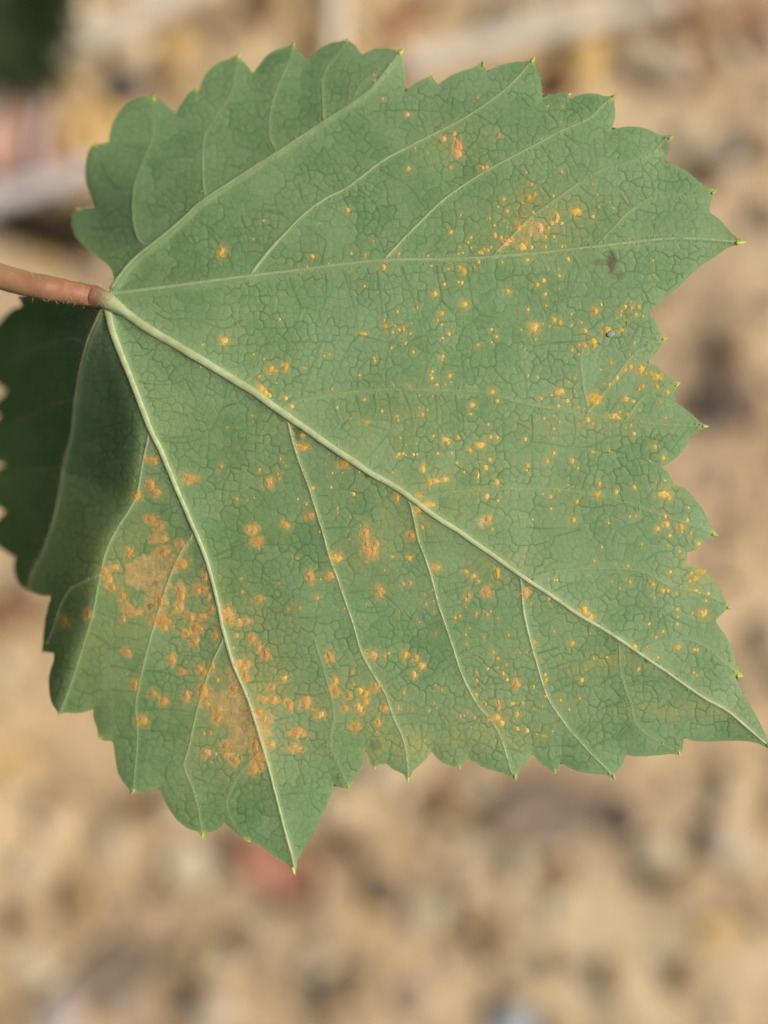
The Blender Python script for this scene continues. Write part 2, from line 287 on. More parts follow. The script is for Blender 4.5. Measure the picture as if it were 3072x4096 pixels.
TER = []   # tertiary veins, dark fine furrows
for ox, oy, rows in [
 (1000, 700, ["95,690 130,740 148,800 150,960","260,680 300,790 335,880 310,970 270,1100 240,1200 200,1330","500,650 505,760 490,860 455,910 480,990 515,1090","335,880 400,885 455,910",
   "625,650 665,790 700,920 718,1050","718,1060 800,1080 930,1110 1000,1040 1060,1005 1100,950","840,640 860,770 870,860 875,960","1010,610 1050,740 1095,860 1130,1000 1140,1060","1140,1070 1080,1095 1020,1140 930,1110",
   "1235,600 1250,700 1268,830 1200,920 1145,990","1268,830 1330,890 1360,880","1440,610 1460,750 1480,860 1520,930 1440,1000 1340,1060 1230,1075 1150,1070","718,1070 660,1130 600,1260 540,1410",
   "930,1120 905,1220 880,1320 850,1415","1170,1110 1170,1250 1140,1400","1400,1200 1415,1300 1420,1420","1520,930 1650,950","270,1100 350,1110 500,1110 560,1095 650,1100","470,1120 420,1230 400,1300 340,1470",
   "1190,250 1130,180 1080,110 1030,60 930,10","900,530 860,440 830,380 860,290 830,190 760,130","130,1110 75,1140 50,1210 10,1290","320,60 340,150 390,235","100,240 210,265 290,325","10,400 60,450 120,500",
   "470,590 490,500 500,440 430,380 360,340","610,600 620,500 640,440","715,560 740,500 735,430","1150,555 1210,490 1300,380","710,1420 720,1300 780,1230 830,1180","500,200 600,250 680,320 710,360","620,0 650,70",
   "820,1460 830,1560 800,1659","910,1440 930,1560 940,1659","1020,1450 1060,1550 1080,1659","1230,1460 1240,1600 1230,1659","1360,1460 1380,1600 1400,1659","700,1450 730,1580 740,1659","550,1480 560,1560 600,1640"]),
 (1100, 100, ["160,1050 180,1140 220,1230","390,890 430,950 480,1060","260,1060 310,1100 370,1140","550,1090 640,1160 690,1260 670,1380","700,960 800,1020 900,1080 960,1160 1020,1240","620,640 520,560 460,480","560,270 565,350 590,415",
   "740,520 730,600 750,665","860,640 930,690 990,740","430,630 480,670 525,715","1100,780 1030,740","1250,830 1290,900 1345,990","1130,1040 1200,1100","1605,660 1610,750 1620,830","1330,590 1400,630 1455,665","1455,665 1500,600","1410,1160 1440,1200 1440,1330 1500,1440",
   "1180,480 1170,560 1170,620","1000,1530 1060,1440 1120,1370","210,310 250,340 300,370","30,1240 70,1280 120,1330"]),
 (2000, 200, ["110,490 115,580 128,660","145,320 180,360 210,390","290,440 300,500 290,570","430,400 425,450 440,500","620,590 630,680 640,780","430,560 490,600 560,620 610,630 640,590 700,590 840,580","700,590 690,520","540,380 550,440",
   "440,810 450,870 475,905","280,640 340,740 350,830 355,950","90,770 170,850 240,890 260,950 310,1010","900,750 960,800 1000,850 1020,940 960,990 910,930","800,960 830,1010 870,1045","530,900 570,940 610,975","680,1040 720,1120 770,1170",
   "250,860 310,830 350,800","470,1180 480,1240 480,1310","960,1290 990,1380 940,1470 890,1510","230,1360 290,1420 320,1560","470,1350 520,1450 490,1560 450,1659","1120,980 1115,1080 1060,1150","620,1190 610,1270","1020,1160 1030,1260"]),
 (2072, 1000, ["230,350 330,320 450,300 500,270","100,640 200,620 330,610 440,600 530,560 600,450 680,360 800,230 940,210","240,350 210,440 180,560","340,150 330,250 340,320","0,770 45,840 60,900 50,980","410,700 415,800 420,900 440,1010",
   "60,300 90,390 80,440","800,480 770,560 700,650 600,630","830,1150 870,1080 900,1000","210,1030 240,940 290,900","600,1100 640,1030 700,950","550,1120 600,1180 640,1240","370,1100 380,1200 350,1300 230,1290 80,1270",
   "90,1100 95,1200 80,1280 20,1320","820,1180 820,1290 780,1380","600,1240 500,1300 380,1310","0,1150 60,1180 90,1200","1150,1170 1080,1240 1020,1330","550,930 600,1000 590,1060","500,1560 520,1450 560,1400"]),
 (2072, 2000, ["410,195 330,220 250,240 220,300 150,330","860,390 920,350 1000,340 1060,360 1110,350","860,520 830,620 800,690","800,690 720,710 640,760 560,820","800,700 870,750 930,740 970,700 1010,680","990,760 1060,800 1150,840 1200,850",
   "880,740 860,860 820,980","450,430 420,520 380,600","200,620 270,590 330,560 440,540","60,835 160,835 200,810 260,780","110,1025 200,1000 270,970","220,1285 330,1230 430,1190","550,1220 600,1180 660,1160","740,1370 850,1340 930,1340 960,1290",
   "960,760 1000,900 1060,960","640,1000 720,960 820,920","840,1210 930,1200 1050,1230 1120,1160","730,1220 790,1200 830,1230 900,1310","1180,1130 1260,1120 1330,1180 1420,1260","560,1380 640,1350 710,1330","410,1550 480,1480 560,1420","540,1620 640,1560 740,1480",
   "1000,1340 1050,1380 1140,1330","60,180 200,190 320,180","620,280 650,200 640,120","500,240 520,150 560,80"]),
 (1700, 2500, ["410,50 330,20","220,190 310,150 400,130 420,60","740,190 850,160 890,145","840,290 940,250 1030,230","840,450 930,400 1050,360","1170,390 1230,350 1280,330","1200,540 1280,520 1340,495","1060,750 1100,700 1170,640","400,330 500,360 560,400",
   "640,430 720,470 790,495","450,390 600,380 700,400","380,600 300,640 180,670 60,710","690,680 720,780 700,850","1000,700 1060,640 1100,620","1290,760 1340,690 1400,640","1100,820 1180,770 1300,760","560,820 640,840 700,830"]),
 (1000, 1500, ["600,360 650,300 700,300","910,400 850,470 800,530 770,560","750,310 850,350 930,370","940,280 930,370 910,400 1000,430","1240,360 1250,480 1200,560 1130,660","510,800 440,800","0,750 50,770 120,860 150,900","480,1020 600,1010 700,1010",
   "640,1450 740,1430 830,1430","1280,1450 1360,1420 1440,1400","0,1330 100,1360 160,1400","1130,1110 1230,1110 1340,1100","700,1560 800,1580 900,1560","1360,1000 1350,1100 1300,1180","820,970 800,900 860,850 930,800","330,1610 430,1610 520,1590",
   "1190,1660 1300,1620 1440,1640 1520,1660","20,340 60,280 70,210","880,1450 960,1520 1020,1600","1420,1380 1500,1290 1600,1200"]),
 (1000, 2600, ["160,45 280,50 400,50","0,210 100,210 180,205 260,180","300,290 420,300 520,270 500,240","900,220 1000,150 1060,90","160,470 240,450 330,440","550,590 460,640 400,700","580,160 560,100 600,60","940,440 1060,420 1180,440","1130,500 1140,600 1120,700",
   "860,540 900,560 1000,540","1250,420 1300,520 1360,600","1070,480 1100,560","340,620 340,800","190,970 300,950 400,960","120,690 160,670 220,630","1440,620 1430,540 1500,480","1270,150 1330,100 1380,90","480,1090 400,1000 410,860"]),
 (100, 2500, ["550,160 640,150 740,160 820,180","570,270 640,280 740,310","580,430 660,440 730,440","620,740 700,750 740,745","760,700 900,705 980,720 1100,730","800,300 940,320 1060,370 1140,380","1500,380 1600,370 1659,350","940,940 930,1010 960,1080 1010,1150","980,720 990,800 960,930",
   "1120,690 1180,680 1260,700","1060,930 960,940","1120,1010 1210,1050 1300,1090","1510,1210 1600,1130","1130,1190 1210,1190 1280,1150","1340,1180 1400,1090 1450,1060","800,460 900,470","750,570 860,560 980,560 1100,580","1060,200 1160,210 1260,230"]),
 (0, 1700, ["420,380 540,430 620,500 740,515","650,260 740,220 880,240","500,710 580,740 680,780","440,1120 560,1050 640,1020","600,1380 700,1440 740,1480 840,1490 900,1520","620,1230 700,1260 790,1290","1060,590 1120,550 1200,520","1420,870 1530,820 1600,790 1659,770",
   "1450,1130 1540,1110 1659,1100","1440,640 1380,620 1290,640","1060,100 1180,120 1300,100 1380,80","680,10 780,0","850,1310 940,1330 1000,1360","1080,1140 1160,1150","1530,960 1600,1060 1659,1130"]),
 (0, 800, ["710,1200 800,1190 840,1180","880,1200 990,1220 1110,1225 1230,1190 1260,1080","1230,1190 1280,1290 1310,1340","680,1510 800,1480 940,1460","1490,1310 1510,1210","1560,1350 1480,1380 1430,1470 1380,1560","960,1310 1060,1320 1150,1300","720,1015 760,1010",
   "890,1030 960,1030 1020,980 1030,930","980,1580 1130,1580 1300,1560","1240,1430 1130,1400 1000,1410","1420,1080 1480,1130 1540,1110 1659,1090","1030,750 1120,790 1280,790 1340,860","1270,530 1290,440 1310,330","1450,290 1400,230 1350,160","1510,370 1540,440 1580,490","1080,560 1100,500",
   "820,860 870,850 900,800","640,450 700,400","600,180 700,190 800,170","1600,800 1500,850 1400,830 1300,790"]),
 (200, 100, ["860,700 930,710 1010,715","1230,690 1300,720","500,800 620,815","780,960 840,960 900,950","1200,930 1260,950 1310,970","1010,1010 1030,1070 1020,1130","420,1080 480,1085 550,1080","300,1350 380,1355 460,1340","730,1200 800,1230 850,1280","990,1310 1080,1360 1090,1420",
   "1270,1270 1290,1330 1350,1390 1430,1480","1180,1520 1210,1600 1250,1650","960,1500 970,1580 945,1650","1410,1310 1420,1350 1510,1400","1450,1230 1530,1240 1620,1320","780,1090 850,1150","340,920 380,1010 440,1070","1440,790 1460,840","1340,430 1480,450"])]:
    for r_ in rows: TER.append(T(ox, oy, r_))

SPOT_SRC = [
 (200,100,'1138,1505,26,32 1415,1297,10 1350,1418,8'),
 (0,800,'1490,935,26,26 1345,960,8 1505,1510,8 1330,1110,9 1565,1160,8'),
 (1100,100,"655,330,8 660,370,12 712,490,10 880,593,17 1343,483,8 1105,637,6 1190,720,15 1115,755,20 1210,800,28,50 1215,850,30 930,820,7 1010,848,9 885,952,15 1162,945,14 1395,715,9 1487,730,15 1375,945,16 1405,942,16 482,1227,17 295,1315,6 653,1435,8 505,1515,10 597,1530,9,17 820,1518,12 247,1535,16 213,1605,10 355,1582,8 720,1610,15,22 1165,1373,14 1037,1600,9 1150,1620,12 1225,1608,13 1250,1630,20 1515,1155,14 1540,1235,14 1480,1205,10 1425,1283,11 1515,1300,10 1615,1340,26,30 1550,1430,38,26 1500,1410,15 1300,1412,12 1280,1445,10 1225,1475,8 1300,1478,9 1215,1518,8 1245,1512,8 1480,1495,12 1435,1475,10 1410,1495,15 1370,1510,14 1350,1570,14 1385,1490,10 1325,1605,8 1640,1470,28,34 1460,1395,12,22 1455,1330,9 1540,1340,8"),
 (2000,200,"320,372,8 412,375,7 400,478,8 275,590,7 173,815,10 208,892,15 408,810,12 190,980,20 228,958,16 150,1015,10 20,990,12 355,968,12 612,893,8 645,960,8 48,1070,12 220,1077,15 158,1108,8 505,1075,36,32 617,1105,14 265,1175,30,38 120,1180,24,30 75,1250,20 30,1285,28,24 200,1225,12 380,1110,20,34 320,1180,14 345,1150,16 300,1240,16 355,1240,12 410,1150,14 145,1300,30,26 170,1280,14 210,1308,14 300,1308,12 410,1303,12 435,1300,6 585,1262,5 1015,1395,7 1013,1493,7 180,1392,15 452,1387,15 385,1455,9 392,1498,12 320,1455,6 287,1530,16 245,1558,16 50,1600,16 75,1608,8 300,1620,14 392,1585,6 787,1115,6 540,1165,5 15,1410,8 655,1040,8 830,970,7 750,1050,8"),
 (1000,700,"88,300,12 24,425,8 648,232,16 461,317,7 413,540,15 378,606,10 519,585,8 670,518,10 820,440,7 886,617,14,22 986,522,10 1330,380,14 1395,265,8 757,738,11 846,775,6 975,907,11 1107,882,8,14 1202,605,10 1180,535,8 1318,626,12 1393,612,14 1415,637,20 1288,724,12 1407,715,12 1383,710,8 1225,790,18 1420,860,20 1272,918,16 1244,963,10 1272,993,9 1320,1054,13 1278,1083,11 1468,418,14 1447,450,8 1467,482,8 1390,480,6 1410,517,7 1380,520,6 1550,510,16 1590,490,12 1520,515,10 1590,290,10 1640,210,12 1635,330,25 898,1003,16 890,965,10 960,1003,10 947,1042,11 987,1027,12 1017,1020,11,22 1062,1053,10 1072,985,7 940,995,7 753,1055,24,12 1030,1117,10 937,1148,10 1082,1173,12 197,957,9 541,847,6 1511,1127,11 1602,1025,12 1635,1073,10 1603,1110,8 820,1215,11 827,1233,12 1280,1205,12 1275,1228,10 525,1188,10 490,1200,8 23,1190,8 92,1222,9 140,1290,30,24 232,1272,22,30 358,1280,9 725,1327,13,9 1208,1305,12 1205,1348,14 1325,1332,15 1195,1325,9 1238,1392,11 1296,1390,8 1335,1375,6 543,1423,9 1608,1437,17 1640,1500,14 70,1415,22 100,1445,20 130,1460,16 236,1480,16 280,1537,15 759,1490,11 577,1542,10 874,1567,11 975,1603,12 983,1628,10 1141,1590,17 1175,1557,8 1122,1545,7 1475,1527,20,16 1450,1583,8 1466,1586,10 15,1600,9 665,1617,8 770,1638,26,10 60,1340,12 175,1380,8 1055,1405,12 1120,1465,7 1210,1468,7 1480,1403,7 950,1390,7 1580,1655,10"),
 (2072,1000,"60,65,16 332,62,15 265,127,7 272,170,12 898,67,8 893,165,8 168,207,17 130,230,18 180,293,14 183,370,10 65,397,12 552,362,12 513,405,22 353,425,9 240,462,18 277,483,18 354,500,9 422,482,10 108,515,34 165,490,8 208,505,8 20,530,9 445,535,18 590,533,24 687,530,18,12 745,345,8 712,375,14 752,385,13 797,378,15 683,408,14 678,432,12 780,428,14 828,438,8 720,465,10 652,450,6 112,595,11 45,655,8 400,628,12 437,630,18 500,605,22 503,633,16 357,665,12 405,690,8 457,690,6 770,617,10 742,695,8 775,728,5 613,745,12 550,795,8 145,787,7 745,775,18 712,797,14 815,790,30 848,820,12 880,810,12 920,845,38,26 655,850,15 605,893,12 573,887,7 828,905,15 800,925,12 920,905,16 990,943,16 940,1010,10 333,878,12 130,845,8 68,835,7 375,852,7 275,942,32,27 222,962,10 152,987,15 325,1000,18,12 345,1028,6 385,970,5 375,937,8 512,985,40,34 268,1033,12 397,1045,8 435,1050,10 716,990,18 765,1003,13 640,1105,45,20 725,1090,14 675,1075,10 463,1127,18 493,1155,9 748,1163,10 712,1183,7 233,1100,9 173,1118,10 272,1140,12 238,1185,10 805,1060,8 980,1115,10 48,1255,14 232,1250,8 200,1245,6 768,1220,16 905,1305,17 963,1378,16 875,1400,8 237,1348,14 193,1403,15 60,1430,16 58,1463,10 495,1340,16,10 360,1400,12,20 397,1447,10 605,1333,8 330,1560,8 365,1570,7 537,1552,15 770,1573,14 590,1575,8 650,1605,16 970,1625,38,22 1000,1645,18 268,1600,8 525,1620,26,24 215,1637,14 165,1620,8 975,1530,8 915,1540,8"),
 (2072,2000,"390,10,16 218,58,10 97,130,10 10,112,9 240,127,5 365,130,18 600,155,10 742,108,9 780,107,12 680,117,6 975,110,15 985,160,22 925,190,17 1006,238,14 1080,180,20 1085,210,10 1130,50,9 1123,133,13 1147,223,12 992,302,8 1195,290,18,14 1070,340,12 820,293,8 505,402,9 728,438,9 1010,477,13 645,425,7 555,313,8 240,532,10 260,532,10 460,500,8 738,545,16 672,586,10 618,540,8 892,559,17 962,603,16 990,603,16 905,647,10 1050,620,9 1150,485,12 1215,475,40,16 1170,520,22 1135,540,14 1180,600,16,10 1137,608,10 1200,615,10 1262,620,12 1243,668,12 1155,750,10 1230,755,30 1053,725,13 1060,775,9 1055,823,11 960,872,12 915,910,10 870,820,12 440,735,26,32 480,780,24,26 200,655,14 50,615,28,34 12,622,10 85,685,10 358,953,18 108,945,15 475,885,8 235,870,10 1058,977,20,16 1168,992,12 1190,995,13 773,972,18 852,972,10 930,1043,10 797,1122,14 588,1043,10 500,1050,9 1165,1145,8,10 1182,1165,10,8 178,1160,13 184,1195,15 422,1195,16 30,1345,14 180,1303,13 280,1328,12 408,1318,12 338,1390,9 105,1388,8 262,1428,9 60,1530,16 165,1567,18,10 122,1553,8 228,1535,10 57,1012,11 160,1370,7"),
 (1700,2500,"551,67,12 450,182,15 480,220,14 537,265,11 517,320,15 545,363,12 482,283,9 340,315,11 343,372,13 414,290,11 105,427,12 67,400,7 55,440,7 15,460,5 70,52,10 295,22,8 268,65,10 275,125,10 388,83,10 287,155,6 612,390,26,34 60,520,10 25,570,9 75,553,9 335,462,15 398,525,14 233,603,12 258,603,10 280,583,11 327,618,14 303,678,10 485,515,13,30 490,550,16 470,615,36,26 505,650,22 415,630,18 583,522,14 647,518,16 612,590,11,22 727,115,15 675,182,13 595,182,9 740,228,9 720,410,12 795,472,12 722,557,8 897,498,12 1023,487,12 955,560,9 878,600,11 612,690,16 677,700,18 783,738,18,12 740,728,10 847,703,10 770,545,7 590,635,7 535,620,6"),
 (1000,2600,"105,35,30 530,45,26,36 230,188,22,26 145,250,30,26 95,325,30,22 160,325,24 230,335,30,18 265,365,26,34 378,350,38,44 465,430,34,26 320,550,52,38 300,655,50,24 345,680,12 140,625,28,24 565,205,22,34 565,280,34,22 655,300,22 688,227,12 675,150,12 632,385,22 730,270,20 765,290,22 765,345,24 730,385,26,32 835,245,32,30 895,388,24,20 852,480,16,24 700,505,36,30 840,545,10 815,30,36,24 890,42,14 920,20,12 820,85,7 1030,35,20,30 1100,50,20 1140,105,24,20 1090,160,14,22 1020,283,14 985,380,9,18 1000,395,8 1073,395,10 1187,402,9 1220,353,10 1240,385,9 1267,262,10 1230,235,9 1218,275,8 1178,295,5 1500,150,11 1503,208,13 1497,293,14 1610,15,14 1577,123,9 1560,360,12 505,332,6 780,490,8 1160,600,8"),
 (1000,1500,"60,630,14 125,715,30,40 180,658,14 238,605,8 188,690,12 170,620,8 198,557,12 75,395,5 350,480,38,22 345,400,20,12 625,585,36,28 522,523,9 722,645,9 545,650,9 500,590,6 610,650,8 420,750,16,12 537,745,10 25,815,8 317,825,9 372,857,12 405,935,34,22 237,995,26,24 580,885,8 577,915,9 685,790,15 663,945,7 707,955,8 730,1000,8 22,1030,28,34 45,1105,36,28 768,1050,24,44 800,1180,44,38 838,1120,26,24 775,1120,18,30 820,1150,24 657,1090,9 575,1215,36,32 310,1217,12 530,1330,28,26 402,1335,24,38 445,1480,16 60,1487,24,20 190,1383,12 250,1553,14 325,1545,13 465,1355,9 460,1040,9 860,1435,28,36 890,1295,9 1015,1387,14 1063,1380,14 987,1570,9 625,1550,9 585,1560,5 770,1520,8 1070,1065,30,26 1140,1010,17,15 945,1205,16,10 975,820,14,24 1030,530,9 985,525,14 1015,520,10 972,545,9 1085,527,10 1108,527,9 1150,625,14,24 1190,715,22,26 1235,700,26,18 1290,688,26,18 1120,800,30,14 1190,860,36,20 1110,890,28,34 1150,880,20 945,647,9 1245,522,12 1337,520,10 1300,430,28,20 1315,450,14 1378,415,15 1217,404,10 995,418,9 1035,463,6 1105,457,6 1530,462,36,24 1460,500,16 1595,410,14 1640,415,14 1562,615,18 1512,665,10,26 1370,583,12 1420,645,10 1590,562,14 1522,577,8 1638,710,16,22 1570,805,18 1645,835,10 1580,955,22 1605,1022,12 1055,1215,22,16 1232,1280,30,22 1450,1460,18,26 1430,1490,14 1430,1305,20,10 1480,1335,22,16 1515,1370,14 1575,1440,30,32 1640,1310,16,48 1390,1600,12 1497,1585,14 1570,1590,14 1595,1570,10 1360,1610,14 1165,1520,12 1215,1500,10 1207,1425,8 1108,1485,7 1160,1455,7 1215,1570,9 1430,1540,8 1640,1615,8 1120,1640,9"),
 (0,1700,"905,470,32,36 1000,400,28,34 1040,450,32,28 1255,355,42,30 1000,230,50,16 1025,250,18 1000,625,36,22 1055,680,32,30 1020,755,34,24 1080,755,30,22 860,845,28,36 1205,795,32,30 1090,840,56,28 1200,920,54,32 755,945,42,20 695,970,34,32 720,1030,30,40 745,1075,26,22 812,1130,24,32 820,1290,14,20 850,1210,34,36 900,1245,54,22 425,1300,32,30 585,1255,24,36 1070,1300,70,34 1090,1345,24 1065,1170,24,40 1200,1090,32,50 1205,1140,30,36 1190,1210,34,42 1165,1215,20 1360,1010,24,34 1340,1080,44,28 1385,1140,18,24 1310,1100,24 1270,1280,28 1340,1270,40,24 1410,1220,26,22 1505,1250,40,44 1520,1290,28,28 1590,1310,26,28 1640,1300,24,18 1310,1350,48,28 1250,1380,34,24 1215,1365,20,16 1295,1440,28,28 1430,1400,18,24 1430,1465,10 1570,1395,18 1545,1480,14 845,1505,26,28 1145,1560,28,34 1220,1640,32,16 1190,1450,8 1600,1018,12 1605,1108,12 1570,490,12 1465,275,14 1650,690,18,24 1330,1620,26 1410,1600,18,30 1580,1580,36,32 1620,1600,24 1465,475,7 1640,500,8"),
 (100,2500,"905,15,34,18 678,180,30,30 1130,20,40,28 1135,120,28,24 980,240,30,38 1050,315,34,18 728,395,20,38 850,455,24,22 920,505,28,32 1075,470,22,36 780,635,36,32 1185,722,12 1228,722,14 1205,845,34,32 1235,912,10 1265,855,12 1270,75,16,30 1405,70,18 1505,90,24,26 1550,150,22,28 1600,200,28,32 1430,245,46,32 1475,260,24 1465,340,28,48 1635,410,30 1590,490,34,20 1640,490,20 1150,275,10 1190,320,30,26 1240,290,26,40 1275,365,18 1180,440,38,56 1200,520,30,24 1285,560,40,32 1275,630,26,28 1550,570,38,20 1070,250,8 1350,860,34,28 1400,905,34,24 1520,960,30,28 1560,880,44,54 1530,790,28,44 1390,420,30,22 1590,620,18,30 1330,800,26")]
SPOTS = []
for ox, oy, st in SPOT_SRC:
    for it in st.split():
        a = [float(q) for q in it.split(',')]
        u, v = ox+a[0]/1.659, oy+a[1]/1.659; rx = a[2]/1.659; ry = (a[3] if len(a) > 3 else a[2])/1.659
        if any(abs(u-q[0]) < 6+0.3*rx and abs(v-q[1]) < 6+0.3*ry for q in SPOTS): continue
        SPOTS.append((u, v, rx, ry))
# dead tan tissue, one traced patch each
TAN = [T(0,1700,"850,930 900,880 1000,850 1110,860 1150,900 1140,960 1110,1050 1080,1130 1060,1210 1020,1290 985,1250 960,1150 950,1100 900,1060 840,1050 825,1000"),
       T(100,2500,"1150,400 1210,400 1260,440 1330,420 1360,380 1350,300 1390,290 1440,420 1490,520 1530,600 1560,700 1600,830 1620,930 1580,950 1540,940 1510,990 1490,950 1530,880 1480,820 1450,870 1430,930 1390,930 1340,890 1310,800 1340,740 1360,680 1330,620 1260,590 1200,540 1150,510"),
       T(1000,2600,"0,380 60,385 110,395 150,430 150,560 110,610 70,620 40,560 15,450"),
       T(1000,2600,"-20,600 50,630 100,700 125,770 70,780 20,830 -5,815 -15,700"),
       T(0,1700,"1130,960 1060,1200 1000,1350 1030,1350 1100,1250 1150,1000 1240,800 1200,830")]
CHL = [(2150,880,190,130,.75),(1830,570,110,80,.5),(1790,600,60,60,.4),(520,2330,230,260,.55),(830,2480,230,200,.55),(960,2820,230,240,.75),(1430,2790,170,130,.6),(1920,2900,200,110,.5),
       (1640,2080,170,90,.45),(2350,1690,260,60,.5),(2620,1500,90,80,.5),(2660,1960,110,50,.4),(2780,2290,100,90,.55),(2400,2650,260,50,.5),(2700,2840,300,45,.55),(1700,1900,500,260,.22),
       (1480,2200,120,120,.4),(1680,2960,300,70,.45),(2150,2750,300,200,.22),(1500,2950,90,90,.6),(1130,1690,90,60,.4),(1990,2250,160,90,.4)]

# ---- fields on a regular grid over the photograph pixels
STEP = 3.2; U0, V0 = -120.0, 100.0; NU, NV = 1025, 1078
gu = U0 + STEP*np.arange(NU); gv = V0 + STEP*np.arange(NV)
GU, GV = np.meshgrid(gu, gv)                       # [iv, iu]
def seg_dist(field, par, p, q, a, b, margin):
    i0 = max(0, int((min(p[0],q[0])-margin-U0)/STEP)); i1 = min(NU, int((max(p[0],q[0])+margin-U0)/STEP)+2)
    j0 = max(0, int((min(p[1],q[1])-margin-V0)/STEP)); j1 = min(NV, int((max(p[1],q[1])+margin-V0)/STEP)+2)
    if i1 <= i0 or j1 <= j0: return
    x = GU[j0:j1, i0:i1]; y = GV[j0:j1, i0:i1]
    dx, dy = q[0]-p[0], q[1]-p[1]; L = dx*dx+dy*dy+1e-9
    t = np.clip(((x-p[0])*dx+(y-p[1])*dy)/L, 0, 1)
    d = np.hypot(x-p[0]-t*dx, y-p[1]-t*dy)
    f = field[j0:j1, i0:i1]; m = d < f; f[m] = d[m]
    if par is not None:
        g = par[j0:j1, i0:i1]; g[m] = (a+(b-a)*t)[m]
def line_field(polys, margin, wid=None):
    f = np.full(GU.shape, 1e4); par = np.zeros(GU.shape)
    for k, P in enumerate(polys):
        P = smooth(P, 5); n = len(P)
        for i in range(n-1): seg_dist(f, par, P[i], P[i+1], i/(n-1), (i+1)/(n-1), margin)
    return f, par
D1, _ = line_field([V[k][0] for k in V if V[k][4] == 1], 420)
D2, _ = line_field([V[k][0] for k in V if V[k][4] == 2], 220)
DT, PT = line_field(TER, 40)
def inside(poly, X, Y):
    P = np.array(poly); r = np.zeros(X.shape, bool); n = len(P)
    for i in range(n):
        x1, y1 = P[i]; x2, y2 = P[(i+1) % n]
        if y1 == y2: continue
        c = ((y1 > Y) != (y2 > Y)); r ^= c & (X < (x2-x1)*(Y-y1)/(y2-y1)+x1)
    return r
DB = np.full(GU.shape, 1e4)
for i in range(len(OUT)): seg_dist(DB, None, OUT[i], OUT[(i+1) % len(OUT)], 0, 1, 140)
INS = inside(OUT, GU, GV); INSF = INS.astype(float)
def left_dist(P, far=900):
    """distance to the left (smaller u) of a polyline that runs down the leaf"""
    P = smooth(P, 5); f = np.full(GU.shape, 1e4)
    for i in range(len(P)-1): seg_dist(f, None, P[i], P[i+1], 0, 1, far)
    o = np.argsort(P[:, 1]); ux = np.interp(GV, P[o, 1], P[o, 0])
    return np.where(GU < ux, f, 0), np.where(GU >= ux, f, 0)

# broad shape of the blade, metres above the leaf plane, from spot heights
CP = [(440,1180,-.0020),(600,480,-.0085),(310,900,-.0080),(350,600,-.0095),(950,260,-.0075),(1300,200,-.0060),(1600,230,-.0042),(900,750,-.0042),(1250,700,-.0025),(2130,250,-.0018),(2690,560,-.0004),(2980,967,.0),
      (2250,900,.0003),(1500,1100,.0002),(1050,1550,.0005),(1500,1900,.0010),(2200,1500,.0002),(2830,1704,-.0003),(2100,2300,.0006),(2870,2140,-.0002),(2920,2430,.0),(3090,2995,-.0004),(2460,3110,-.0012),(2060,3110,-.0008),
      (1630,3120,-.0008),(1500,2600,.0003),(1180,3480,-.0022),(820,3340,-.0026),(520,3160,-.0034),(900,2500,-.0014),(650,2200,-.0020),(240,2840,-.0052),(450,2500,-.0032),(600,1700,-.0006),(180,2350,-.0045),(2700,2700,.0002),(280,1800,-.0030),(0,1700,-.0040),(0,1300,-.0035)]
P_ = np.array(CP); A = np.hypot(P_[:,None,0]-P_[None,:,0], P_[:,None,1]-P_[None,:,1])
phi = lambda r: np.sqrt((r/900.0)**2 + 0.12)
wts = np.linalg.solve(phi(A)+1e-3*np.eye(len(P_)), P_[:,2])
H = np.zeros(GU.shape)
for (a, b, _c), w_ in zip(CP, wts): H += w_*phi(np.hypot(GU-a, GV-b))
L4, R4 = left_dist([(455,1150),(420,1222),(392,1276),(350,1373),(319,1493),(301,1614),(289,1736),(253,1881),(223,2050),(169,2212),(133,2279),(60,2500)])
L14, R14 = left_dist([(440,1190),(458,1355),(518,1499),(565,1662),(560,1850),(542,1989),(464,2122),(422,2212),(398,2315),(368,2466),(313,2628),(245,2838)])
gate = 1/(1+np.exp(-(GV-1215)/22.0))
H -= gate*(0.85*(np.sqrt(L4**2+20**2)-20) + 0.0*L14)*PX
H -= gate*1.15*PX*(np.sqrt(L14**2+60**2)-60)
L6, _r = left_dist([(600,1060),(562,968),(540,920),(532,870),(530,811),(538,733),(574,643),(612,480)])
H -= 0.40*L6*PX*np.clip((GV-560)/300, 0, 1)*np.clip((1070-GV)/140, 0, 1)
H += 0.0006*fbm(GU/420, GV/420, 3, 3)
H -= 0.0008*(1-np.exp(-D1/120.0)) + 0.00016*(1-np.exp(-D2/60.0))          # blade sags between the veins
H -= 0.0005*np.exp(-DB/45.0)*(0.5+vnoise(GU/130, GV/130, 9))              # margin turned back a little
Hbase = H.copy()
RIDGE = np.zeros(GU.shape)
def ridge(P, rr, k):
    for i in range(len(P)-1):
        p, q, r_ = P[i], P[i+1], 0.5*(rr[i]+rr[i+1]); mg = 3.2*r_+8
        i0 = max(0, int((min(p[0],q[0])-mg-U0)/STEP)); i1 = min(NU, int((max(p[0],q[0])+mg-U0)/STEP)+2)
        j0 = max(0, int((min(p[1],q[1])-mg-V0)/STEP)); j1 = min(NV, int((max(p[1],q[1])+mg-V0)/STEP)+2)
        if i1 <= i0 or j1 <= j0: continue
        x = GU[j0:j1, i0:i1]; y = GV[j0:j1, i0:i1]; dx, dy = q[0]-p[0], q[1]-p[1]
        t = np.clip(((x-p[0])*dx+(y-p[1])*dy)/(dx*dx+dy*dy+1e-9), 0, 1); d = np.hypot(x-p[0]-t*dx, y-p[1]-t*dy)
        RIDGE[j0:j1, i0:i1] = np.maximum(RIDGE[j0:j1, i0:i1], k*r_*np.exp(-(d/(1.25*r_+2))**2))
VP = {}
